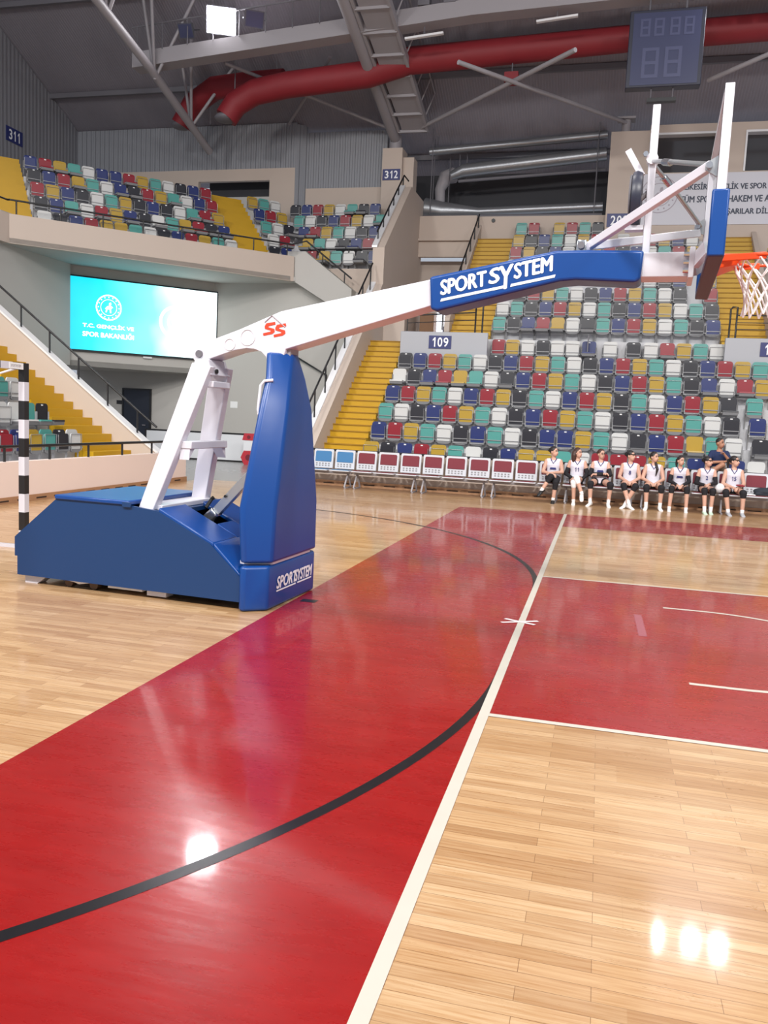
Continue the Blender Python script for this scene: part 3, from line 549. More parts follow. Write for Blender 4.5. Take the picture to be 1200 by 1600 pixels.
# ------------------------------------------------------------------ HANDBALL GOAL
gz = 2.13
gg = thing('handball_goal', 'handball goal with black and white striped posts behind the blue stand', 'goal', (-6.0, 1.2, 0))
def striped(name, a, b, n, first):
    a = Vector(a); b = Vector(b); m = MB()
    for k in range(n):
        m.mi = (k+first) % 2; m.bar(a+(b-a)*k/n, a+(b-a)*(k+1)/n, .08, .08, (1, 0, 0) if abs((b-a).z) > .1 else (0, 0, 1))
    return m
for y in (0, -3.08): striped('post', (0, y, 0), (0, y, gz+.04), 10, 0 if True else 1).build('post', [MT['white'], MT['black']], gg)
cb = striped('crossbar', (0, -.04, gz), (0, -3.04, gz), 15, 1).build('crossbar', [MT['white'], MT['black']], gg)
m_ = MB().box(.0405, .043, -.30, -.06, gz-.037, gz+.035); m_.build('sticker', MT['paper'], cb)
text('SPORTSYSTEM', 'sticker_print', MT['grey_logo'], cb, (.044, -.19, gz), (0, 1, 0), (0, 0, 1), .17, .028, 0, .002)
for y in (0, -3.08):
    MB().tube([(-.02, y, gz), (-.55, y, gz-.15), (-.95, y, .04)], .016, 8).build('net_support', MT['white'], gg, smooth=60); MB().bar((0, y, .02), (-.98, y, .02), .05, .04).build('ground_rail', MT['white'], gg)
MB().bar((-.96, .02, .02), (-.96, -3.1, .02), .05, .04).build('ground_rail', MT['white'], gg)
ntg = MB()
for k in range(24): ntg.tube([(-.55, -.1-.125*k, gz-.15), (-.95, -.1-.125*k, .05)], .003, 4)
for k in range(14): ntg.tube([(-.55-.4*k/14, 0, gz-.15-1.85*k/14), (-.55-.4*k/14, -3.08, gz-.15-1.85*k/14)], .003, 4)
ntg.build('goal_net', MT['net'], gg)

# ------------------------------------------------------------------ STADIUM SEATS
CN = {'Y': 'yellow', 'K': 'black', 'B': 'navy blue', 'R': 'red', 'T': 'teal', 'W': 'white'}
def rrect(w, z0, z1, r, n=3, top=True):
    p = [(-w/2, z0), (w/2, z0)]
    for k in range(n+1): a = PI/2*k/n; p.append((w/2-r+r*math.cos(a), z1-r+r*math.sin(a)))
    for k in range(n+1): a = PI/2+PI/2*k/n; p.append((-w/2+r+r*math.cos(a), z1-r+r*math.sin(a)))
    return p
def curved(mb, out, y0, th, bow):   # upright panel with a curved face
    k = len(mb.v); n = len(out)
    for off in (0, th): mb.v += [(x, y0+off+bow*(1-(x/.2)**2), z) for x, z in out]
    mb.face(tuple(range(k+n-1, k-1, -1))); mb.face(tuple(range(k+n, k+2*n)))
    for i in range(n): j = (i+1) % n; mb.face((k+i, k+j, k+n+j, k+n+i))
def seatshape(w, z0, z1, r, rb, n=4):
    p = []
    for k in range(n+1): a = -PI+PI/2*k/n; p.append((-w/2+rb+rb*math.cos(a), z0+rb*.7+rb*.7*math.sin(a)))
    for k in range(n+1): a = -PI/2+PI/2*k/n; p.append((w/2-rb+rb*math.cos(a), z0+rb*.7+rb*.7*math.sin(a)))
    for k in range(n+1): a = PI/2*k/n; p.append((w/2-r+r*math.cos(a), z1-r+r*math.sin(a)))
    for k in range(n+1): a = PI/2+PI/2*k/n; p.append((-w/2+r+r*math.cos(a), z1-r+r*math.sin(a)))
    return p
def back_mb(c):
    m = MB(); curved(m, rrect(.40, .44, .80, .075), -.01, .025, .02)
    if c in 'KBR': m.mi = 1; m.box(-.03, .03, -.012, .022, .745, .775)
    return m
def seat_mb(op):
    m = MB()
    if not op:
        curved(m, seatshape(.36, .375, .715, .05, .04), -.105, .03, -.012); m.mi = 1
        m.prism(seatshape(.395, .295, .47, .02, .13), lambda p, q, t_: (p, t_, q), -.108, -.07)
    else:
        m.hexa([(-.19, -.46, .42), (.19, -.46, .42), (.19, -.03, .40), (-.19, -.03, .40), (-.185, -.45, .455), (.185, -.45, .455), (.185, -.03, .43), (-.185, -.03, .43)]); m.mi = 1
        m.hexa([(-.18, -.44, .34), (.18, -.44, .34), (.18, -.03, .31), (-.18, -.03, .31), (-.19, -.45, .42), (.19, -.45, .42), (.19, -.03, .40), (-.19, -.03, .40)])
    return m
def frame_mb(op, c):
    m = MB(); dark = c in 'KBR'
    for s in (-1, 1): m.bar((s*.205, -.02, 0), (s*.205, -.02, .62), .025, .03); m.bar((s*.205, -.02, .40), (s*.205, -.14 if not op else -.36, .40), .02, .03)
    if not op:
        m.tube([(-.19, -.125, .34), (-.19, -.125, .70), (.19, -.125, .70), (.19, -.125, .34)] if not dark else [(-.19, -.125, .69), (-.19, -.125, .34), (.19, -.125, .34), (.19, -.125, .69)], .009, 5, cap=True)
        m.bar((-.19, -.128, .455), (.19, -.128, .455), .014, .018)
    else: m.bar((-.2, -.36, .40), (.2, -.36, .40), .03, .03)
    return m
SM = {}
for c in CN:
    for op in (False, True):
        cm = MT['seat'][c]
        SM[c, op] = (back_mb(c).mesh('seat_back_'+c, [cm, MT['tag']], 40), seat_mb(op).mesh('seat_pan_'+c, [cm, MT['seat_under']], 40), frame_mb(op, c).mesh('seat_frame', MT['seat_grey'], 40))
ORD = ['front', 'second', 'third', 'fourth', 'fifth', 'sixth', 'seventh', 'eighth', 'ninth', 'tenth', 'eleventh', 'twelfth', 'thirteenth', 'fourteenth', 'fifteenth', 'sixteenth', 'seventeenth', 'eighteenth', 'nineteenth', 'twentieth', 'twenty-first', 'twenty-second', 'twenty-third']
seats = []   # (distance, pos, angle, colour, open, label, group)
def put(pos, ang, ch, where, row, nth, frm, group):
    op = ch.islower(); c = ch.upper(); pos = Vector(pos)
    seats.append(((pos-CP).length, pos, ang, c, op, '%s %s seat, %s, %s row, %s from %s' % (CN[c], 'opened' if op else 'folded', where, ORD[row], 'first' if nth == 0 else ORD[nth], frm), group))
LROW = ["YKbRYTwKBYYtWrrrYTbkbw", "BRYTWKBTWKBBYTWkBRyTWk", "TWKBRYTWKBRYTWKBRYTWKB", "BRYTWBRYKTWBRYKTWBRYkT", "wKbrytWkBRYTWKBRYTWKbWrY", "KBRYTWKBRYTWKBRYTWKBRYT"]
LROW[4] = "wKbrytWkBRYTWKBRYTKbWrY"
for r, s in enumerate(LROW):
    for i, ch in enumerate(s):
        if ch == '.': continue
        x = LO[0]+LO[3]*i+(.17 if (r in (1, 2, 3) and i >= 21) or (r in (2,) and i == 21) else 0)
        if r == 4 and i == 22: x += 0
        put((x, LO[1]+LO[4]*r, LO[2]+LO[5]*r-.8), 0, ch, 'lower side stand', r, i, 'left stairs', 'folding seats in the lower side stand')
for n, (x, ch) in enumerate(zip((-2.62, -2.2, -1.75, -1.3, -.88, -.45, .02+0, .62, 1.27, 1.75, 2.2, 2.65, 3.1, 3.53), "RYWKWWbWKWrYTW")):
    put((x-.0, LO[1]+LO[4]*6, LO[2]+LO[5]*6-.8), 0, ch, 'lower side stand', 6, n, 'grey box', 'folding seats in the lower side stand')
UROW = ["TKbryWkTBRYWTKB", "WTKBRYWTKBRYWTK", ".KRYTWKBRYTWK.R", "..........WKB.Y", "W..............", "RYKBWTYRKBWtRY.", "YKBTWYR.W.RYBW.", "TR.YRTK........"]
for r, s in enumerate(UROW):
    for i, ch in enumerate(s):
        if ch != '.': put((UP[0]+UP[3]*i, UP[1]+UP[4]*r, UP[2]+UP[5]*r-.8), 0, ch, 'upper side stand', r, i, 'left stairs', 'folding seats in the upper side stand')
EROW = ["WKTYBRKTW", "ktwWBTRYK", "WTBKYRTWB"]
for r, s in enumerate(EROW):
    for i, ch in enumerate(s[:7]):
        put((-10.8-.7*r, 9.06-.08*r-.45*i, .36+.54*r), PI/2, ch, 'end stand behind goal', r, i, 'yellow stairs', 'folding seats in the end stand')
put((5.55, UP[1]+3.5, UP[2]+2.0), 0, 'Y', 'far right beyond the upper stairs', 0, 0, 'stairs', 'folding seats beyond the right stairs')
BROW = ["wkBRYytWkbryTWk", "KBtWrYbKwTyrkb", "RYBKWTYKBKWtrY", "KBRyTWbkRYtWBR", "BrytWBBrYTWKBR"]
for r, s in enumerate(BROW):
    for i, ch in enumerate(s[:14]):
        put(cpt(i, .7*r, CB[2]+CB[5]*r-.8), PI/4, ch, 'corner balcony', r, i, 'left stairs', 'folding seats on the corner balcony')
for r, s in enumerate(["kb", "Wr", "TWk", "BRY", "YTW"]):
    for i, ch in enumerate(s): put(cpt((16.5 if r == 0 else 17)+i, .7*r, CB[2]+CB[5]*r-.8), PI/4, ch, 'corner balcony right of stairs', r, i, 'stairs', 'folding seats on the corner balcony')
for r, (i0, s) in enumerate([(-1, "bryTWkB"), (0, "ytWkbRY"), (0, "brYTWKBR"), (0, "TWKBRYWtK"), (0, "KBRYWtkB")]):
    for i, ch in enumerate(s):
        x = SB[0]+SB[6]*r+.45*(i+i0)
        if x < -7.2: put((x, SB[1]+.7*r, SB[2]+SB[5]*r-.8), 0, ch, 'straight balcony by pillar', r, i, 'its left end', 'folding seats on the straight balcony')
seats.sort(key=lambda s: s[0])
far = MB(); fmats = []
for n, (d, pos, ang, c, op, lab, grp) in enumerate(seats):
    ms = SM[c, op]
    if n < 300:
        t = thing('stadium_seat', lab, 'seat', pos, ang, grp)
        for nm, me in zip(('backrest', 'seat_pan', 'frame'), ms):
            o = bpy.data.objects.new(nm, me); C.objects.link(o); o.parent = t
    else:
        Mx = Matrix.Translation(pos) @ Matrix.Rotation(ang, 4, 'Z')
        for me in ms:
            for m in me.materials:
                if m not in fmats: fmats.append(m)
            k = len(far.v); far.v += [tuple(Mx @ v.co) for v in me.vertices]
            for p in me.polygons: far.mi = fmats.index(me.materials[p.material_index]); far.face(tuple(k+v for v in p.vertices))
if far.v:
    tag(far.build('distant_stadium_seats', fmats), 'farthest multicoloured folding seats at the back of balcony and upper stand', 'seats', None, 'stuff')

# ------------------------------------------------------------------ BENCHES along the side wall
BX0, BP, BY = -6.04, .5515, 12.42
def bench_parts(root, xs, col):
    m = MB(); m.bar((xs[0]-.24, -.20, .36), (xs[-1]+.24, -.20, .36), .05, .06); m.build('beam', MT['steel'], root)
    for x in (xs[0]-.16, xs[-1]+.16):
        l = MB().bar((x, -.20, .36), (x-.02, -.42, .02), .035, .035, (1, 0, 0)); l.bar((x, -.20, .36), (x+.02, .0, .02), .035, .035, (1, 0, 0)); l.bar((x, -.44, .012), (x, .02, .012), .04, .024)
        l.build('leg', MT['steel'], root)
    for x, cl in zip(xs, col):
        s = MB(); s.hexa([(x-.25, -.46, .40), (x+.25, -.46, .40), (x+.25, -.02, .38), (x-.25, -.02, .38), (x-.25, -.46, .43), (x+.25, -.46, .43), (x+.25, -.02, .41), (x-.25, -.02, .41)])
        s = s.build('seat', MT['bench_white'], root, bevel=.01)
        MB().hexa([(x-.21, -.42, .432), (x+.21, -.42, .432), (x+.21, -.06, .414), (x-.21, -.06, .414), (x-.20, -.41, .445), (x+.20, -.41, .445), (x+.20, -.07, .427), (x-.20, -.07, .427)]).build('seat_cushion', cl, s, bevel=.006)
        b = MB(); pr = rrect(.50, .44, .90, .03)
        b.prism([(x+p, q) for p, q in pr], lambda p, q, t_: (p, t_+(q-.44)*.14, q), -.02, .02)
        b = b.build('backrest', MT['bench_white'], root, bevel=.008)
        q = MB(); pr = rrect(.41, .60, .855, .035); q.prism([(x+p, z) for p, z in pr], lambda p, z, t_: (p, t_+(z-.44)*.14, z), -.034, -.02); q.build('back_cushion', cl, b, bevel=.006)
        g = MB()
        for k in range(5):
            for h in range(2): g.box(x-.185+.078*k, x-.145+.078*k, -.021+.004+h*.005, -.014+.004+h*.005, .485+.05*h, .515+.05*h)
        g.build('back_slots', MT['seat_frame'] if 'seat_frame' in MT else MT['seat_grey'], b)
BLAB = ['row bench with two blue padded seats in front of yellow stairs', 'empty row bench with maroon pads, next right of the blue seats', 'empty row bench with maroon pads, second right of the blue seats', 'row bench with maroon pads under the leftmost seated player', 'row bench with maroon pads under second, third and fourth players', 'row bench with maroon pads under fifth to seventh players', 'row bench with maroon pads holding a ball and dark bag, rightmost']
for k, idx in enumerate(((-1, 0, 1), (2, 3, 4), (5, 6, 7), (8, 9, 10), (11, 12, 13), (14, 15, 16), (17, 18, 19))):
    t = thing('row_bench', BLAB[k], 'bench', (BX0+BP*idx[1], BY, 0), 0, 'row benches along the side wall')
    bench_parts(t, [-BP, 0, BP], [MT['bench_blue'] if i < 2 else MT['maroon'] for i in idx])

# ------------------------------------------------------------------ SIGNS, BANNER, SCREEN, DOOR NOTICE
def digits(txt, name, m, parent, ctr, right, upv, w, h, bold=.018, ext=.002):
    R = Vector(right).normalized(); U = Vector(upv).normalized(); n = len(txt); Nn = R.cross(U); c = Vector(ctr)
    for k, ch in enumerate(txt):
        cc = c+R*(w*(k+.5)/n-w/2)
        if ch == '1':
            a = w/n*.8; g = MB(); g.poly([cc+R*(x*a)+U*(y*h)+Nn*ext for x, y in ((.02, -.5), (.30, -.5), (.30, .5), (.08, .5), (-.28, .28), (-.28, .10), (.02, .26))]); g.build(name, m, parent)
        else: text(ch, name, m, parent, cc, R, U, w/n*.82, h, bold, ext)
def sign(label, txt, ctr, right, w, h, tw, th, name='section_sign'):
    R = Vector(right).normalized(); U = Vector((0, 0, 1)); Nn = R.cross(U); c = Vector(ctr)
    t = thing(name, label, 'sign', c); m = MB()
    m.hexa([R*w/2*i+U*h/2*j+Nn*d for j in (-1, 1) for i, d in ((-1, .02), (1, .02), (1, 0), (-1, 0))]); m.build('plate', MT['sign'], t)
    digits(txt, 'number', MT['lettering'], t, Nn*.022, R, U, tw, th)
    return t
sign('navy 109 sign on the grey box above the lower stand', '109', (-4.32, 17.855, 4.055), (1, 0, 0), .68, .38, .54, .28)
sign('navy sign starting with 1 at the right edge of the photo', '108', (4.92, 17.855, 4.06), (1, 0, 0), .66, .38, .50, .28)
sign('navy 312 sign on the beige pillar', '312', (-7.80, 24.495, 10.83), (1, 0, 0), .68, .40, .54, .28)
sign('dark 311 sign on the ribbed left wall', '311', (-21.295, 20.65, 11.45), (0, 1, 0), .90, .52, .66, .36)
sign('navy 209 sign on the beige block below the banner', '209', (.62, 24.295, 9.02), (1, 0, 0), .84, .46, .62, .32)
bn = thing('wall_banner', 'pale grey banner with round emblem and three lines of capitals', 'banner', (1.0, 24.29, 8.84))
MB().box(.05, 9.0, -.02, 0, 0, 1.72).build('cloth', MT['banner'], bn)
for k, (s, x, w) in enumerate((('BALIKESİR GENÇLİK VE SPOR İL MÜDÜRLÜĞÜ', 1.46, 4.55), ('TÜM SPORCU, HAKEM VE ANTRENÖRLERE', 1.60, 4.45), ('BAŞARILAR DİLER', 2.86, 1.85))):
    text(s, 'lettering', MT['ban_txt'], bn, (x, -.022, 1.27-.415*k), (1, 0, 0), (0, 0, 1), w, .29, .0, .003, 0, 'L', .009)
def emblem(parent, ctr, R, U, r, m, ring=.05, dots=16, ext=.004, figure=True):
    R = Vector(R).normalized(); U = Vector(U).normalized(); Nn = R.cross(U); c = Vector(ctr)+Nn*ext
    g = MB()
    def P2(x, y): return c+R*x+U*y
    def ringp(r0, r1, n=40):
        for i in range(n):
            a = 2*PI*i/n; b = 2*PI*(i+1)/n; g.poly([P2(r0*math.cos(a), r0*math.sin(a)), P2(r1*math.cos(a), r1*math.sin(a)), P2(r1*math.cos(b), r1*math.sin(b)), P2(r0*math.cos(b), r0*math.sin(b))])
    ringp(r*(1-ring), r); ringp(r*.60, r*.64)
    for i in range(dots):
        a = 2*PI*i/dots; x, y = r*.80*math.cos(a), r*.80*math.sin(a)
        g.poly([P2(x+r*.05*math.cos(b), y+r*.05*math.sin(b)) for b in [2*PI*j/6 for j in range(6)]])
    if figure:   # a simple leaping figure inside the ring
        for pts in ([(-.30, -.10), (-.10, .12), (.22, .14), (.34, .0), (.24, -.02), (.18, -.12), (.20, -.40), (.10, -.40), (.06, -.14), (-.10, -.12), (-.16, -.38), (-.26, -.38), (-.20, -.10)], [(.0, .16), (.04, .38), (.16, .42), (.20, .30), (.14, .16)]):
            g.poly([P2(r*x, r*y) for x, y in pts])
    return g.build('emblem', m, parent)
emblem(bn, (.90, -.02, 1.02), (1, 0, 0), (0, 0, 1), .62, MT['ban_em'])
SCc = Vector((-14.88, 19.06, 4.68)); sR = E45; sN = Vector((.7071, -.7071, 0)); sU = Vector((0, 0, 1))
sc = thing('led_screen', 'lit turquoise LED screen with white emblem in the corner recess', 'screen', SCc+sN*.02)
w, h = 5.02, 2.34
def sbox(w, h, d0, d1): return MB().hexa([sR*w/2*i+sU*h/2*j+sN*d for j in (-1, 1) for i, d in ((-1, d1), (1, d1), (1, d0), (-1, d0))])
sbox(w+.10, h+.10, 0, .09).build('screen_frame', MT['screen_frame'], sc)
pm = MB(); pm.prism([(-w/2, -h/2), (w/2, -h/2), (w/2, h/2), (-w/2, h/2)], lambda p, q, t_: (p, -t_, q), .0, .02)
po = pm.build('display', MT['screen'], sc); po.location = sN*.095; po.rotation_euler = (0, 0, PI/4)
emblem(sc, -sR*1.23+sU*.27, sR, sU, .42, MT['scr_txt'], .10, 16, .118)
text('T.C. GENÇLİK VE', 'lettering', MT['scr_txt'], sc, -sR*1.23+sN*.118-sU*.36, sR, sU, 1.66, .18, .0, .0, fat=.007)
text('SPOR BAKANLIĞI', 'lettering', MT['scr_txt'], sc, -sR*1.23+sN*.118-sU*.62, sR, sU, 1.66, .20, .0, .0, fat=.007)
g = MB()
for (r0, r1, a0, a1, cx, cy) in ((.46, .56, .35*PI, 1.72*PI, 1.02, .0), (.28, .36, .30*PI, 1.55*PI, 1.10, .0), (.12, .2, -.2*PI, 1.5*PI, 1.16, 0)):
    for i in range(30):
        a = a0+(a1-a0)*i/30; b = a0+(a1-a0)*(i+1)/30
        g.poly([sR*(cx+r*math.cos(q))+sU*(cy+r*math.sin(q))+sN*.119 for r, q in ((r0, a), (r1, a), (r1, b), (r0, b))])
g.build('swirl_mark', MT['scr_txt'], sc)
sbox(.3, .06, 0, .06).build('sensor', MT['white_dull'], sc).location = -sU*1.27+sR*.1
MB_ = MB().box(-12.42, -12.14, 20.79, 20.80, 1.83, 2.06); tag(MB_.build('paper_notice', MT['paper']), 'small white paper notice on the grey corner wall', 'notice')
tag(MB().box(-17.0, -16.72, 20.78, 20.8, 1.78, 1.92).build('door_plate', MT['black']), 'small black plate beside the dark door', 'sign')

# ------------------------------------------------------------------ BARRIER BOARDS in the corner
t = thing('barrier_board', 'white panel barrier with black frame on the corner floor', 'barrier', (-12.2, 19.2, 0), math.radians(3))
for k in range(3):
    MB().box(-2.55+1.3*k, -1.27+1.3*k, -.02, .02, .05, .93).build('panel', MT['board_white'], t)
MB().box(-2.6, 1.42, -.04, .04, .93, .98).build('top_rail', MT['black'], t); MB().box(-2.6, 1.42, -.03, .03, 0, .05).build('bottom_rail', MT['black'], t)
for x in (-2.58, 1.40): MB().prism([(-.03, 0), (.10, .3), (.04, .42), (.1, .55), (.03, .7), (.06, .98), (-.05, .98), (-.05, 0)], lambda p, q, t_: (t_, p, q), x-.02, x+.04).build('end_post', MT['black'], t)
t = thing('board_stack', 'red and white folded boards standing beside the white barrier', 'boards', (-10.42, 18.2, 0), math.radians(5))
hx = [(-.34, .24), (-.22, .0), (.22, 0), (.34, .24), (.24, .46), (-.24, .46)]
MB().prism(hx, lambda p, q, t_: (p, t_, q), -.12, .12).build('red_end', MT['red_block'], t); MB().box(-.26, .34, -.10, .12, .46, .80).build('white_board', MT['board_white'], t)
MB().prism([(-.30, .80), (.30, .80), (.26, 1.02), (-.24, 1.02)], lambda p, q, t_: (p, t_, q), -.12, .12).build('red_top', MT['red_block'], t)
for z in (.24, .90): MB().tube([(-.08, -.123, z), (-.08, -.126, z)], .10 if z < .5 else .06, 16).build('round_mark', MT['maroon'], t)

# ------------------------------------------------------------------ HANDRAILS
def rail(label, top, posts, drop, name='handrail', r=.028, mid=None, group=None):
    """top: polyline of the rail; posts: points on the rail; drop: post length"""
    t = thing(name, label, 'handrail', (top[0][0], top[0][1], top[0][2]-drop)); o = Vector(t.location)
    MB().tube([Vector(p)-o for p in top], r, 8).build('rail', MT['black'], t, smooth=60)
    if mid:
        for d in mid: MB().tube([Vector(p)-o-Vector((0, 0, d)) for p in top], r*.6, 6).build('mid_rail', MT['black'], t, smooth=60)
    for p in posts:
        p = Vector(p)-o; MB().tube([p-Vector((0, 0, drop)), p], r*.8, 8).build('post', MT['black'], t, smooth=60)
    return t
def along(a, b, n, s=0.): return [tuple(Vector(a)+(Vector(b)-Vector(a))*(s+(1-2*s)*k/(n-1))) for k in range(n)]
rail('black handrail along the low pale end wall', [(-9.16, -4, .955), (-9.16, 11.0, .955)], along((-9.16, -3.6, .955), (-9.16, 10.85, .955), 13), .255)
a, b = (-10.25, 11.07, 1.55), (-16.2, 11.07, 6.02)
rail('black sloping handrail on the cheek wall of the end stand', [(-9.85, 11.07, 1.25), a, b], along(a, b, 8, .02), .56)
a, b = (-6.98, 13.3, 1.56), (-6.98, 19.5, 6.66)
rail('black sloping handrail left of the lower yellow stairs', [a, b], along(a, b, 8, .03), .74)
a, b = (-6.98, 19.9, 7.75), (-6.98, 23.2, 10.42)
rail('black sloping handrail on the high wall right of the balcony', [a, b, (-6.98, 23.9, 10.42)], along(a, b, 6, .03), .38)
a, b = (-4.42, 19.8, 5.75), (-4.42, 24.8, 9.40)
rail('black sloping handrail left of the upper yellow stairs', [a, b], along(a, b, 7, .02), .46)
p0, p1 = Vector((-16.28, 14.02, 7.42)), Vector((-10.05, 20.25, 7.42))
rail('long black handrail on top of the beige balcony front above the screen', [(-16.35, 12.5, 7.42), p0-Vector((.07, 0, 0)), p0, p1, (-9.6, 20.42, 7.56), (-7.95, 20.42, 6.32)], along(p0, p1, 8, .02)+[(-9.0, 20.42, 7.11), (-8.2, 20.42, 6.51)], .40)
rail('short black railing in front of the straight balcony by the pillar', [(-9.45, 21.1, 6.8), (-9.45, 21.1, 7.42), (-7.1, 21.1, 7.42), (-7.1, 21.1, 6.8)], [(-8.3, 21.1, 7.42)], .67)
rail('black railing above the 109 box', [(-5.37, 17.93, 4.83), (-3.3, 17.93, 4.95)], [(-5.37, 17.93, 4.83), (-4.3, 17.93, 4.89)], .47, mid=[.22], r=.02)
rail('tall black hoop rail at the right end of the 109 box', [(-3.30, 17.93, 4.35), (-3.30, 17.93, 5.18), (-3.09, 17.93, 5.18), (-3.09, 17.93, 4.35)], [], 0, r=.025)
rail('black railing above the right grey box', [(3.93, 17.93, 4.98), (7.0, 17.93, 4.98)], [(5.3, 17.93, 4.98), (6.6, 17.93, 4.98)], .63, mid=[.2, .38], r=.02)
rail('black hoop rail at the left end of the right grey box', [(3.76, 17.93, 4.35), (3.76, 17.93, 5.14), (3.81, 17.93, 5.2), (3.93, 17.93, 5.2), (3.93, 17.93, 4.35)], [], 0, r=.025)
rail('dark bent handrail against the grey corner wall', [(-9.95, 20.81, 3.70), (-9.9, 20.68, 3.68), (-8.8, 20.68, 3.10), (-8.78, 20.68, 2.25), (-8.78, 20.81, 2.2)], [], 0, r=.03)
# ------------------------------------------------------------------ ROOF STEEL
RS = thing
def truss(name, label, x, pts, webs, r=.13):
    t = thing(name, label, 'roof truss', (x, pts[0][0], pts[0][1])); o = Vector(t.location)
    MB().tube([Vector((x, y, z))-o for y, z in pts], r, 12).build('chord', MT['steel'], t, smooth=60)
    for y, dy in webs:
        (y0, z0), (y1, z1) = pts[0], pts[-1]; z = z0+(z1-z0)*(y-y0)/(y1-y0)
        for dx, d2 in ((-.25, dy), (.25, dy-.9), (.9, dy+.3)):
            yy = y+d2; MB().tube([Vector((x, y, z))-o, Vector((x+dx*1.6, yy, roofz(yy)-.22))-o], .055, 8).build('web_member', MT['steel'], t, smooth=60)
    return t
tl = truss('roof_truss', 'grey tube truss sloping over the left balcony', -14.6, [(23.1, 11.45), (18.6, 12.76), (12.0, 14.3)], [(21.6, .0), (19.0, -.2), (16.2, -.4), (13.5, -.4)], .14)
tm = truss('roof_truss', 'main grey roof truss with catwalk landing on the 312 pillar', -7.75, [(24.7, 12.15), (17.8, 13.95), (9.0, 16.2)], [], .20)
o = Vector(tm.location)
MB().tube([Vector((-7.75, 24.75, 11.8))-o, Vector((-7.75, 24.75, 12.3))-o], .24, 12).build('bearing', MT['steel'], tm, smooth=60)
def tzm(y): return 12.15+(24.7-y)*.261
cw = thing('roof_catwalk', 'stepped grey catwalk beside the main truss', 'catwalk', (-7.0, 24.0, tzm(24.0))); o = Vector(cw.location)
for x in (-7.50, -6.42): MB().bar(Vector((x, 24.2, tzm(24.2)+.05))-o, Vector((x, 9, tzm(9)+.05))-o, .10, .24).build('side_beam', MT['steel'], cw)
for k in range(15):
    y = 24.2-1.0*k; z = tzm(y); MB().hexa([Vector(q)-o for q in ((-7.36, y-.98, z+.22), (-6.46, y-.98, z+.22), (-6.46, y, z-.02), (-7.36, y, z-.02), (-7.36, y-.98, z+.30), (-6.46, y-.98, z+.30), (-6.46, y, z+.06), (-7.36, y, z+.06))]).build('deck_plate', MT['steel'], cw); MB().box(-7.5-o.x, -6.42-o.x, y-.10-o.y, y-o.y, z-.08-o.z, z+.02-o.z).build('cross_beam', MT['steel'], cw)
MB().tube([Vector((-6.1, 23.6, tzm(23.6)+.9))-o, Vector((-6.1, 9, tzm(9)+.9))-o], .03, 6).build('guard_rail', MT['steel'], cw)
for k in range(18):
    y = 23.6-.8*k; MB().tube([Vector((-6.42, y, tzm(y)+.1))-o, Vector((-6.1, y, tzm(y)+.9))-o], .025, 6).build('guard_post', MT['steel'], cw)
bm = thing('lighting_beam', 'grey ring beam under the roof carrying floodlights', 'beam', (-7.9, 19.3, 13.75)); o = Vector(bm.location)
BP_ = [(-15.4, 19.2, 13.12), (-7.9, 19.3, 13.76), (-4.1, 19.3, 14.06), (3.0, 19.2, 14.25), (8, 19.2, 14.4)]
rings = []
for x, y, z in BP_: rings.append([Vector((x, y+dy, z+dz))-o for dy, dz in ((-.28, -.24), (.28, -.24), (.28, .24), (-.28, .24))])
MB().loft(rings).build('beam', MT['steel'], bm)
MB().tube([Vector((x, y-.3, z+1.0))-o for x, y, z in BP_[:2]], .022, 6).build('guard_rail', MT['steel_dark'], bm)
for k in range(9):
    x = -15.2+.9*k; p = Vector(BP_[0]); q = Vector(BP_[1]); c = p+(q-p)*((x-p.x)/(q.x-p.x))
    MB().tube([c+Vector((0, -.3, .2))-o, c+Vector((0, -.3, 1.0))-o], .018, 6).build('guard_post', MT['steel_dark'], bm)
for k in range(8):
    x = -5.6+.8*k; m_ = MB().box(x-o.x-.18, x+.18-o.x, 19.0-o.y, 19.3-o.y, 14.2+.03*k-o.z, 14.5+.03*k-o.z); m_.build('junction_box', MT['steel_dark'], bm)
def brace(label, a, b, r=.07):
    a = Vector(a); t = thing('roof_brace', label, 'brace', a); MB().tube([Vector((0, 0, 0)), Vector(b)-a], r, 8).build('tube', MT['steel'], t, smooth=60)
brace('roof brace rising right from the main truss foot', (-6.75, 24.2, 12.35), (-.95, 18.3, 12.35+.0))
brace('roof brace rising left from the small column by the banner block', (.62, 24.4, 12.35), (-4.3, 18.3, 12.2))
brace('roof brace falling right to the main truss foot', (-8.0, 24.2, 12.45), (-12.8, 20.5, 13.5), .06)
brace('roof brace crossing in front of the left cladding', (-11.9, 24.3, 12.75), (-9.2, 21.0, 13.7), .06)
brace('roof brace above the right end of the banner block', (2.9, 21, 12.35), (6.2, 19, 13.0))
t = thing('column_stub', 'short grey steel column on top of the banner block', 'column', (.62, 24.5, 11.9)); MB().tube([(0, 0, 0), (0, 0, .55)], .16, 12).build('stub', MT['steel'], t, smooth=60); MB().box(-.3, .3, -.25, .25, .55, .62).build('cap_plate', MT['steel'], t)
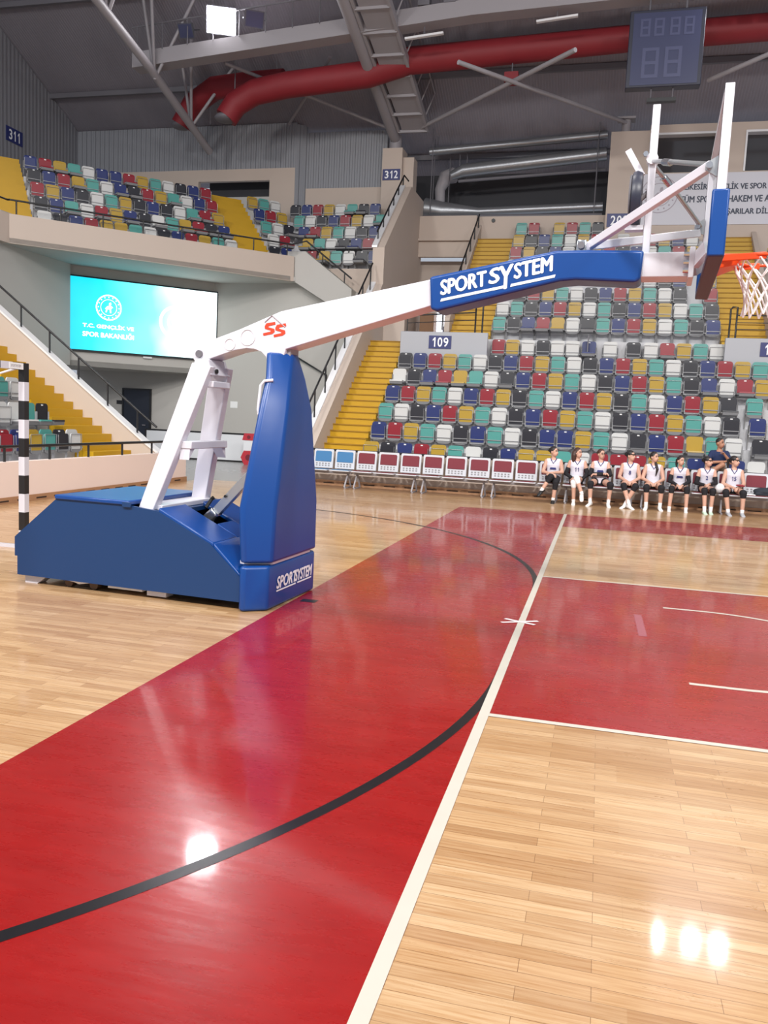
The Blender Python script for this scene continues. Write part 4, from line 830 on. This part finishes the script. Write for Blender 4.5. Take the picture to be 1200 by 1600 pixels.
# ------------------------------------------------------------------ DUCTS AND PIPES
def duct(name, label, cat, pts, r, m, seg=18):
    o = Vector(pts[0]); t = thing(name, label, cat, o); MB().tube([Vector(p)-o for p in pts], r, seg).build('tube', m, t, smooth=50)
    for q in (pts[0], pts[-1]):
        q = Vector(q); q.x = max(min(q.x, 10), -14.5)+(.3 if q == Vector(pts[0]) else -.3)
        MB().tube([q-o, Vector((q.x, q.y, roofz(q.y)-.02))-o], .018, 6).build('hanger', MT['steel_dark'], t)
    return t
d = duct('air_duct', 'long red fabric duct under the roof behind the main truss', 'duct', [(-12.9, 20.9, 11.85), (-12.6, 21.0, 12.35), (-11.9, 21.0, 12.7), (-10.7, 21, 12.88), (-7.85, 21, 13.08), (-6.44, 21.0, 13.43), (.45, 21, 13.70), (12, 21, 13.95)], [.40, .42, .42, .42, .42, .42, .38, .38], MT['duct'])
MB().ell((0, 0, 0), (.41, .40, .16)).build('end_cap', MT['steel_dark'], d, smooth=60)
d = duct('air_duct', 'short red fabric duct behind the left roof truss', 'duct', [(-15.35, 22.3, 12.15), (-14.9, 22.3, 12.9), (-13.9, 22.0, 13.3), (-12.4, 21.9, 13.35), (-11.2, 21.95, 13.4)], .40, MT['duct'])
MB().ell((0, 0, 0), (.38, .38, .14)).build('end_cap', MT['steel_dark'], d, smooth=60)
t = thing('duct_box', 'small red box hanging under the red duct', 'box', (-3.05, 21.0, 12.55)); MB().box(-.22, .22, -.2, .2, 0, .3).build('box', MT['duct'], t); MB().tube([(0, 0, .3), (0, 0, .66)], .02).build('hanger', MT['steel_dark'], t)
duct('pipe', 'upper galvanised pipe in the dark gap behind the stand', 'pipe', [(-6.6, 25.6, 11.95), (.0, 25.6, 12.35)], .14, MT['galv'])
duct('pipe', 'second galvanised duct in the dark gap below the upper pipe', 'duct', [(-5.75, 25.8, 11.1), (-5.3, 25.8, 11.28), (.0, 25.8, 11.75)], [.16, .24, .24], MT['galv'])
duct('pipe', 'thin grey pipe under the second galvanised duct', 'pipe', [(-5.5, 26.0, 10.95), (.0, 26.0, 11.25)], .06, MT['steel_dark'])
duct('pipe', 'low silver duct just above the beige wall', 'duct', [(-6.72, 25.7, 9.85), (-6.0, 25.7, 9.75), (-4.6, 25.7, 9.72), (.0, 25.7, 9.85)], [.42, .36, .16, .16], MT['galv'])
duct('pipe', 'bent grey elbow duct beside the pillar', 'duct', [(-6.2, 26.2, 9.9), (-6.25, 26.2, 10.7), (-6.1, 26.4, 11.2), (-5.8, 26.6, 11.35)], [.18, .2, .28, .30], MT['steel'])
duct('pipe', 'dark pipe resting above the beige wall top', 'pipe', [(-6.7, 25.2, 9.43), (.0, 25.2, 9.43)], .07, MT['steel_dark'])
# ------------------------------------------------------------------ SCOREBOARD
sbx = thing('scoreboard', 'dark unlit hanging scoreboard with digit segments', 'scoreboard', (1.52, 19, 11.5), 0)
MB().box(-1.03, 1.03, 0, .35, 0, 2.10).build('housing', MT['sb_body'], sbx, bevel=.02)
MB().box(-.92, .92, -.012, 0, .06, 2.02).build('face', MT['sb_face'], sbx)
def seg7(x, z, w, h, th, m):
    for (x0, x1, z0, z1) in ((x, x+w, z, z+th), (x, x+w, z+h/2-th/2, z+h/2+th/2), (x, x+w, z+h-th, z+h), (x, x+th, z+th, z+h/2-th/2), (x, x+th, z+h/2+th/2, z+h-th), (x+w-th, x+w, z+th, z+h/2-th/2), (x+w-th, x+w, z+h/2+th/2, z+h-th)): m.box(x0, x1, -.016, -.012, z0, z1)
for k in range(2): m = MB(); seg7(-.62+.62*k, .25, .46, .82, .09, m); m.build('digit', MT['sb_seg'], sbx)
for k in range(4): m = MB(); seg7(-.72+.38*k+(.05 if k > 1 else 0), 1.38, .27, .48, .06, m); m.build('digit', MT['sb_seg'], sbx)
MB().box(-.40, .40, .05, .25, -.38, -.28).build('horn_bar', MT['black'], sbx)
for x in (-.3, .3): MB().tube([(x, .15, -.28), (x, .15, 0)], .02).build('horn_bracket', MT['steel_dark'], sbx)
for x in (-.5, .5): MB().tube([(x, .2, 2.1), (x, .2, 3.6)], .03).build('hanger', MT['steel_dark'], sbx)
# ------------------------------------------------------------------ FLOODLIGHTS
def flood(label, loc, aim, w, h, lit):
    t = thing('floodlight', label, 'floodlight', loc, 0, None); d = Vector(aim)-Vector(loc)
    t.rotation_euler = d.to_track_quat('-Z', 'Y').to_euler()
    b = MB(); b.hexa([(-w*.35, -h*.35, .28), (w*.35, -h*.35, .28), (w*.35, h*.35, .28), (-w*.35, h*.35, .28), (-w/2, -h/2, 0), (w/2, -h/2, 0), (w/2, h/2, 0), (-w/2, h/2, 0)]); b.build('housing', MT['lamp_body'], t)
    MB().box(-w/2+.03, w/2-.03, -h/2+.03, h/2-.03, -.012, -.002).build('lamp_glass', (MT['lamp'] if w > .9 else MT['lamp_small']) if lit else MT['sb_face'], t)
    MB().tube([(-w/2-.03, 0, .05), (-w/2-.03, -h*.2, .5), (w/2+.03, -h*.2, .5), (w/2+.03, 0, .05)], .02, 6).build('yoke', MT['lamp_body'], t)
    return t
flood('lit floodlight glaring white on the ring beam, top left', (-12.25, 19.0, 14.18), (-2, -4, 0), .95, .80, True)
flood('unlit floodlight right of the glaring one', (-11.1, 19.0, 14.15), (0, 0, 0), .6, .5, False)
flood('unlit floodlight left of the glaring one', (-13.5, 19.0, 13.95), (-12, 0, 0), .5, .45, False)
for x, lb in ((3.2, 'leftmost'), (4.25, 'middle'), (5.05, 'rightmost')): flood(lb+' of three lit floodlights hung under the ring beam above the photo edge', (x+.1, 18.8, 13.95), (x-2, -6, 0), .42, .48, True)
for x0, lab in ((-5.6, 'thin white tube lamp under the ring beam right of the catwalk'), (-1.6, 'thin white tube lamp under the ring beam near the scoreboard')):
    t = thing('tube_lamp', lab, 'lamp', (x0, 19.3, 13.38+.06*(x0+5.6)), 0); MB().bar((-.6, 0, 0), (.6, 0, .1), .12, .06).build('tube', MT['white_dull'], t); MB().tube([(0, 0, .05), (0, 0, .6)], .015).build('hanger', MT['steel_dark'], t)
# ------------------------------------------------------------------ small things on the walls
t = tag(MB().tube([(-3.9, 24.86, 9.2), (-3.9, 24.9, 9.2)], .07, 10).build('wall_camera', MT['black'], smooth=40), 'small dark round device on the beige wall above the upper seats', 'device')

# ------------------------------------------------------------------ PEOPLE
def remeshed(mb, name, m, parent, vox=.0085, it=3):
    o = mb.build(name, m, None); a = o.modifiers.new('r', 'REMESH'); a.mode = 'VOXEL'; a.voxel_size = vox
    b = o.modifiers.new('s', 'SMOOTH'); b.factor = .5; b.iterations = it
    bpy.context.view_layer.update(); dg = bpy.context.evaluated_depsgraph_get(); me = bpy.data.meshes.new_from_object(o.evaluated_get(dg))
    me.shade_smooth(); me.name = name; nm = o.name; bpy.data.objects.remove(o)
    o = bpy.data.objects.new(name, me); C.objects.link(o); o.parent = parent; return o
TR = [(.0, .165, .115), (.09, .170, .12), (.2, .138, .10), (.30, .135, .098), (.40, .155, .108), (.465, .150, .095), (.515, .10, .07), (.56, .052, .052)]
def person(label, loc, P, rz=0):
    t = thing('person', label, 'person', loc, rz, None); k = P.get('size', 1.0); ln = P.get('lean', .05); V = lambda p: Vector(p)*k
    sk = MT[P.get('skin', 'skin')]; yo = lambda z: -ln*z if z > 0 else 0
    def ring(z, a, b, s=1.0, n=18): return [V((a*s*math.cos(2*PI*i/n), yo(z)+b*s*math.sin(2*PI*i/n), z)) for i in range(n)]
    m = MB(); m.loft([ring(*q) for q in TR])
    sh = [V((s*.155, yo(.49), .485)) for s in (-1, 1)]
    for s in sh: m.caps(V((s.x/k*.45, yo(.49), .49)), s, .05*k, .05*k)
    arms = []
    for i, nm in enumerate(('L', 'R')):
        e = V(P['el'+nm]); w = V(P['wr'+nm]); m.caps(sh[i], e, .051*k, .041*k); m.caps(e, w, .041*k, .028*k); arms.append((sh[i], e, w))
        d = (w-e).normalized(); pd = Vector(P.get('palm'+nm, (0, 0, -1))); x = d.cross(pd).normalized(); pd = x.cross(d)
        pc = w+d*.045*k; m.caps(w+d*.01*k, w+d*.075*k, .026*k, .024*k)
        for j, (off, l) in enumerate(((-.030, .062), (-.010, .072), (.010, .068), (.028, .052))):
            b = w+d*.075*k+x*off*k; c1 = b+(d*.75+pd*.45).normalized()*l*.55*k; c2 = c1+(d*.25+pd*.9).normalized()*l*.5*k
            m.caps(b, c1, .0095*k, .009*k, 8); m.caps(c1, c2, .009*k, .008*k, 8)
        b = w+d*.03*k-x*.026*k; m.caps(b, b+(d*.6-x*.5+pd*.4).normalized()*.055*k, .011*k, .009*k, 8)
    legs = []
    for i, nm in enumerate(('L', 'R')):
        s = (-1, 1)[i]; h = V((s*.085, 0, .09)); kn = V(P['kn'+nm])-Vector((0, .02, P.get('drop', .05)))*k; an = V(P['an'+nm]); m.caps(h, kn, .086*k, .061*k); m.caps(kn, an, .057*k, .037*k)
        mid = kn.lerp(an, .3); m.ell(mid+Vector((0, .012, 0)), .054*k); legs.append((h, kn, an))
    # head
    hc = V((P.get('hx', 0), yo(.7)-.01, .70)); R = Matrix.Rotation(P.get('yaw', 0), 3, 'Z') @ Matrix.Rotation(P.get('nod', 0), 3, 'X') @ Matrix.Rotation(P.get('tilt', 0), 3, 'Y')
    H = lambda p: hc+R @ V(p)
    m.caps(V((0, yo(.53), .53)), H((0, .015, -.05)), .05*k, .046*k)
    m.ell(H((0, .01, .015)), tuple(q*k for q in (.074, .093, .098)), R); m.ell(H((0, -.028, -.045)), tuple(q*k for q in (.057, .066, .070)), R)
    m.caps(H((0, -.088, .005)), H((0, -.108, -.025)), .009*k, .014*k, 8)
    for s in (-1, 1): m.ell(H((s*.075, .01, -.012)), tuple(q*k for q in (.011, .022, .030)), R, 8, 6)
    remeshed(m, 'body', sk, t, .0085*k)
    for s in (-1, 1): MB().ell(H((s*.030, -.083, .012)), tuple(q*k for q in (.012, .008, .007)), R, 8, 6).build('eye', MT['eye'], t, smooth=60); MB().bar(H((s*.015, -.090, .034)), H((s*.048, -.078, .036)), .008*k, .007*k).build('eyebrow', MT['hair'], t)
    MB().ell(H((0, -.090, -.062)), tuple(q*k for q in (.022, .007, .007)), R, 8, 6).build('mouth', MT['lip'], t, smooth=60)
    hm = MT[P.get('hairc', 'hair')]; hb = MB()
    st = P.get('hair', 'bun')
    if st == 'short': hb.ell(H((0, .022, .040)), tuple(q*k for q in (.077, .090, .082)), R)
    else:
        hb.ell(H((0, .026, .030)), tuple(q*k for q in (.082, .098, .098)), R)
        if st == 'bun': hb.ell(H((0, .125, .03)), .045*k)
        if st == 'pony': hb.tube([H((0, .11, .05)), H((0, .16, .02)), H((0, .165, -.08)), H((0, .13, -.2))], [.025*k, .034*k, .03*k, .012*k], 10)
        if st == 'long': hb.tube([H((-.05, .05, .03)), H((-.075, .05, -.06)), H((-.07, .055, -.16)), H((-.055, .05, -.27))], [.06*k, .06*k, .05*k, .02*k], 10); hb.tube([H((.05, .06, .03)), H((.06, .07, -.06)), H((.05, .08, -.2))], [.05*k, .05*k, .02*k], 10)
        if st == 'front': hb.tube([H((.0, .11, .0)), V((.03, yo(.6)-.03, .57)), V((.075, yo(.45)-.125, .44)), V((.05, yo(.3)-.125, .28))], [.03*k, .032*k, .030*k, .010*k], 10)
    remeshed(hb, 'hair', hm, t, .009*k, 2)
    if P.get('band'): MB().tube([H((.084*math.cos(a), .012+.098*math.sin(a), .052+.02*math.sin(a))) for a in [2*PI*i/20 for i in range(20)]], .010*k, 6, True).build('headband', MT['shorts'], t, smooth=60)
    if P.get('glasses'):
        for s in (-1, 1): MB().tube([H((s*.032+.024*math.cos(a), -.100, .010+.018*math.sin(a))) for a in [2*PI*i/12 for i in range(12)]], .003, 5, True).build('glasses', MT['black'], t, smooth=60)
    # clothes
    top = MT[P.get('top', 'jersey')]; j = MB(); j.loft([ring(z, a, b, 1.08) for z, a, b in [(-.0, .168, .118)]+TR[1:6]+[(.515, .095, .07)]])
    for s in (-1, 1): j.caps(V((s*.05, yo(.5), .497)), V((s*.125, yo(.49), .492)), .054*k, .054*k)
    if P.get('short_sleeve'):
        for s_, e, w in arms: j.caps(s_, s_.lerp(e, .62), .058*k, .054*k)
    remeshed(j, 'jersey' if not P.get('short_sleeve') else 'polo_shirt', top, t, .010*k, 3)
    if not P.get('short_sleeve'):
        fy = lambda z: yo(z)-.108
        MB().tube([V((-.07, yo(.55)-.01, .555)), V((-.045, fy(.5)+.02, .505)), V((0, fy(.44)-.012, .44)), V((.045, fy(.5)+.02, .505)), V((.07, yo(.55)-.01, .555))], .009*k, 6).build('collar_trim', MT['jersey_trim'], t, smooth=60)
        if P.get('num'): digits(P['num'], 'jersey_number', MT['jersey_trim'], t, V((0, yo(.33)-.116, .33)), (1, 0, 0), (0, 0, 1), .05*len(P['num'])*k+.01, .09*k, .02, .006)
        if P.get('print'): MB().loft([[V((x, yo(z)-.112, z)) for x, z in ((-.075, .30), (.075, .30), (.06, .345), (-.06, .345))], [V((x, yo(z)-.120, z)) for x, z in ((-.075, .30), (.075, .30), (.06, .345), (-.06, .345))]]).build('jersey_print', MT['jersey_trim'], t)
    shm = MT[P.get('bottom', 'shorts')]; sh_ = MB(); sh_.loft([ring(z, a, b, 1.05) for z, a, b in ((-.0, .172, .125), (.06, .172, .122), (.12, .16, .115))]); L = P.get('short_len', .26)
    for h, kn, an in legs:
        sh_.caps(h, h.lerp(kn, L), .096*k, (.092-.018*L)*k)
        if P.get('leggings'): sh_.caps(kn, kn.lerp(an, .35), .066*k, .058*k)
    remeshed(sh_, 'shorts', shm, t, .010*k, 2)
    if P.get('sleeves'):
        for s_, e, w in arms: b = MB(); b.caps(s_.lerp(e, .55), e, .052*k, .047*k); b.caps(e, e.lerp(w, .92), .047*k, .035*k); b.build('arm_sleeve', MT['shorts'], t, smooth=60)
    pad = P.get('pads', 'shorts')
    if pad:
        for h, kn, an in legs: b = MB(); d1 = (h-kn).normalized(); d2 = (an-kn).normalized(); b.caps(kn+d1*.045*k, kn, .070*k, .073*k); b.caps(kn, kn+d2*.075*k, .073*k, .063*k); b.build('knee_pad', MT[pad], t, smooth=60)
    for i, (h, kn, an) in enumerate(legs):
        so = P.get('sock', .25)
        if so: MB().caps(an.lerp(kn, so), an, .048*k if so > .4 else .042*k, .038*k).build('sock', MT['sock'], t, smooth=60)
        tdir = Vector(P.get('toe'+('L', 'R')[i], (0, -1, -.12))).normalized(); x = tdir.cross(Vector((0, 0, 1))).normalized() if abs(tdir.z) < .95 else Vector((1, 0, 0)); u = x.cross(tdir)
        s = MB(); rg = []
        for f, wd, zl, zh in ((-.075, .022, -.060, .0), (-.06, .036, -.068, .035), (.0, .038, -.068, .030), (.07, .044, -.068, -.005), (.13, .046, -.068, -.022), (.165, .036, -.066, -.034), (.178, .014, -.060, -.046)):
            rg.append([an+(tdir*f+x*wd*math.cos(2*PI*q/12)+u*((zl+zh)/2+(zh-zl)/2*math.sin(2*PI*q/12)))*k for q in range(12)])
        s.loft(rg); so_ = s.build('shoe', MT[P.get('shoe', 'shoe_white')], t, smooth=50)
        if P.get('sole'):
            g = MB(); g.loft([[an+(tdir*f+x*wd*c+u*zz)*k for c in (-1, 1) for zz in ((-.074, -.066) if c < 0 else (-.066, -.074))] for f, wd in ((-.06, .034), (.07, .044), (.165, .03))]); g.build('sole', MT['sole'], so_)
    return t
BYS = BY-.17
def seat_at(x): return (x, BYS, .445)
FL = -.445+.068   # ankle height above the seat plane when the shoe is flat on the floor
person('player with crossed legs and black shoes, leftmost on the bench', seat_at(-.46), dict(lean=.10, elL=(-.22, -.12, .24), wrL=(.0, -.30, .20), elR=(.21, -.10, .25), wrR=(-.02, -.27, .23), knL=(-.02, -.42, .20), anL=(-.20, -.52, -.16), toeL=(-.5, -.7, -.5), knR=(.10, -.43, .09), anR=(.06, -.42, FL), yaw=.95, hair='bun', short_len=.85, leggings=True, shoe='shoe_black', print=True, sock=.12))
person('player with black sleeves, long brown hair and white knee covers, second from left', seat_at(.07), dict(lean=.04, elL=(-.24, -.04, .22), wrL=(-.08, -.22, .13), elR=(.24, -.04, .22), wrR=(.12, -.22, .13), knL=(-.04, -.42, .10), anL=(-.02, -.38, FL), knR=(.02, -.45, .19), anR=(.15, -.52, -.18), toeR=(.1, -.55, -.8), yaw=.85, hair='long', hairc='hair_brown', sleeves=True, pads='sock', num='11', sole=True, sock=.1))
person('player in glasses with arms folded in black sleeves, knees wide apart', seat_at(.58), dict(lean=.02, elL=(-.22, -.10, .24), wrL=(.08, -.20, .27), elR=(.22, -.10, .25), wrR=(-.08, -.22, .25), knL=(-.19, -.42, .10), anL=(-.17, -.44, FL), toeL=(-.4, -.9, -.1), knR=(.24, -.42, .10), anR=(.22, -.40, FL), toeR=(.15, -1, -.1), yaw=.55, hair='bun', hairc='hair_brown', sleeves=True, glasses=True, print=True, sock=.28))
person('player with dark headband, hands clasped and ankles crossed in white socks', seat_at(1.22), dict(lean=.08, elL=(-.22, -.08, .22), wrL=(-.05, -.27, .14), elR=(.22, -.08, .22), wrR=(.06, -.27, .14), knL=(-.12, -.42, .10), anL=(.03, -.50, FL), toeL=(.5, -.8, -.1), knR=(.13, -.42, .10), anR=(-.07, -.42, FL), toeR=(-.5, -.8, -.1), yaw=.9, hair='bun', band=True, num='8', sock=.68))
person('player with dark ponytail hanging over the front of her jersey', seat_at(1.72), dict(lean=.08, elL=(-.22, -.10, .22), wrL=(-.07, -.28, .15), elR=(.22, -.10, .22), wrR=(.08, -.28, .15), knL=(-.14, -.43, .10), anL=(-.12, -.42, FL), toeL=(-.2, -1, -.1), knR=(.17, -.43, .10), anR=(.17, -.40, FL), toeR=(.2, -1, -.1), yaw=.75, hair='front', sock=.25))
person('smaller player leaning forward in black sleeves, hair pulled back', seat_at(2.27), dict(size=.93, lean=.22, elL=(-.22, -.16, .22), wrL=(-.06, -.38, .14), elR=(.22, -.16, .22), wrR=(.06, -.38, .14), knL=(-.18, -.43, .11), anL=(-.20, -.44, FL/.93-.03), knR=(.16, -.43, .11), anR=(.17, -.46, FL/.93-.03), yaw=.5, tilt=.06, hair='pony', sleeves=True, print=True, sock=.12))
person('player in black sleeves and pale green shoes, second from right', seat_at(2.83), dict(size=.95, lean=.20, elL=(-.22, -.14, .20), wrL=(-.04, -.34, .17), elR=(.20, -.16, .22), wrR=(.05, -.36, .20), knL=(-.06, -.44, .11), anL=(-.03, -.50, FL/.95-.02), toeL=(.2, -1, -.1), knR=(.12, -.43, .11), anR=(.11, -.42, FL/.95-.02), toeR=(.1, -1, -.1), yaw=.85, hair='bun', band=True, sleeves=True, num='2', shoe='shoe_green', sock=.25, pads='shorts'))
p8 = person('player with number 15 jersey and headband holding a red cloth, rightmost', seat_at(3.38), dict(lean=.08, elL=(-.21, -.10, .21), wrL=(-.03, -.28, .15), elR=(.22, -.10, .22), wrR=(.08, -.30, .15), knL=(-.18, -.43, .10), anL=(-.10, -.46, FL), toeL=(.2, -1, -.1), knR=(.17, -.43, .10), anR=(.18, -.44, FL), toeR=(.1, -1, -.1), yaw=.85, hair='pony', band=True, num='15', shoe='shoe_grey', sock=.15))
m_ = MB(); m_.ell((0, 0, 0), (.085, .05, .022)); m_.ell((.06, -.02, -.01), (.05, .03, .02)); o = remeshed(m_, 'red_cloth', MT['seat']['R'], None, .008, 2); o.location = (3.48, BYS-.34, .445+.205); tag(o, 'small red cloth in the hands of the rightmost player', 'cloth')
person('man in navy polo and khaki shorts, legs crossed, sitting in the stand behind', (3.27, LO[1]-.24, .30+.46), dict(size=1.06, drop=0, lean=.06, elL=(-.24, -.14, .26), wrL=(.06, -.24, .30), elR=(.24, -.16, .28), wrR=(.10, -.24, .44), knL=(-.10, -.42, .11), anL=(-.12, -.42, -.36), knR=(.03, -.44, .24), anR=(-.24, -.50, .05), toeR=(-.8, -.5, -.2), yaw=.8, hair='short', skin='skin2', top='navy_cloth', bottom='khaki', short_len=.72, short_sleeve=True, pads=None, sock=0, shoe='shoe_black'))
# things lying on the benches
bl = thing('volleyball', 'pale volleyball on the bench between the two rightmost players', 'ball', (3.11, BY-.30, .445+.107)); MB().ell((0, 0, 0), .107, None, 24, 16).build('skin_panels', MT['board_white'], bl, smooth=80)
for R_ in (Matrix.Rotation(.4, 3, 'X'), Matrix.Rotation(1.5, 3, 'Y'), Matrix.Rotation(1.2, 3, 'X')):
    MB().tube([R_ @ Vector((.1065*math.cos(2*PI*i/24), .1065*math.sin(2*PI*i/24), 0)) for i in range(24)], .002, 5, True).build('panel_seam', MT['seat_grey'], bl)
m_ = MB(); m_.ell((0, 0, .09), (.26, .15, .085)); m_.ell((.12, -.04, .12), (.16, .11, .08)); m_.box(-.22, .24, -.13, .13, .005, .06)
o = remeshed(m_, 'sports_bag', MT['bag'], None, .014, 3); o.location = (4.05, BY-.24, .445); tag(o, 'dark folded jacket or bag on the bench right of the players', 'bag')
bt = thing('water_bottle', 'clear water bottle leaning on the dark bag at the photo edge', 'bottle', (4.34, BY-.25, .445)); MB().tube([(0, 0, 0), (0, 0, .15), (0, 0, .18), (0, 0, .20)], [.032, .032, .016, .014], 14).build('bottle_body', MT['board_white'], bt, smooth=50); MB().tube([(0, 0, .20), (0, 0, .22)], .016, 12).build('cap', MT['bench_blue'], bt)
o = MB().hexa([(-.14, -.10, 0), (.14, -.10, 0), (.14, .10, 0), (-.14, .10, 0), (-.10, -.08, .012), (.15, -.09, .012), (.13, .10, .015), (-.12, .09, .012)]).build('white_towel', MT['paper']); o.location = (3.70, BY-.26, .446); tag(o, 'folded white towel on the bench beside the rightmost player', 'towel')
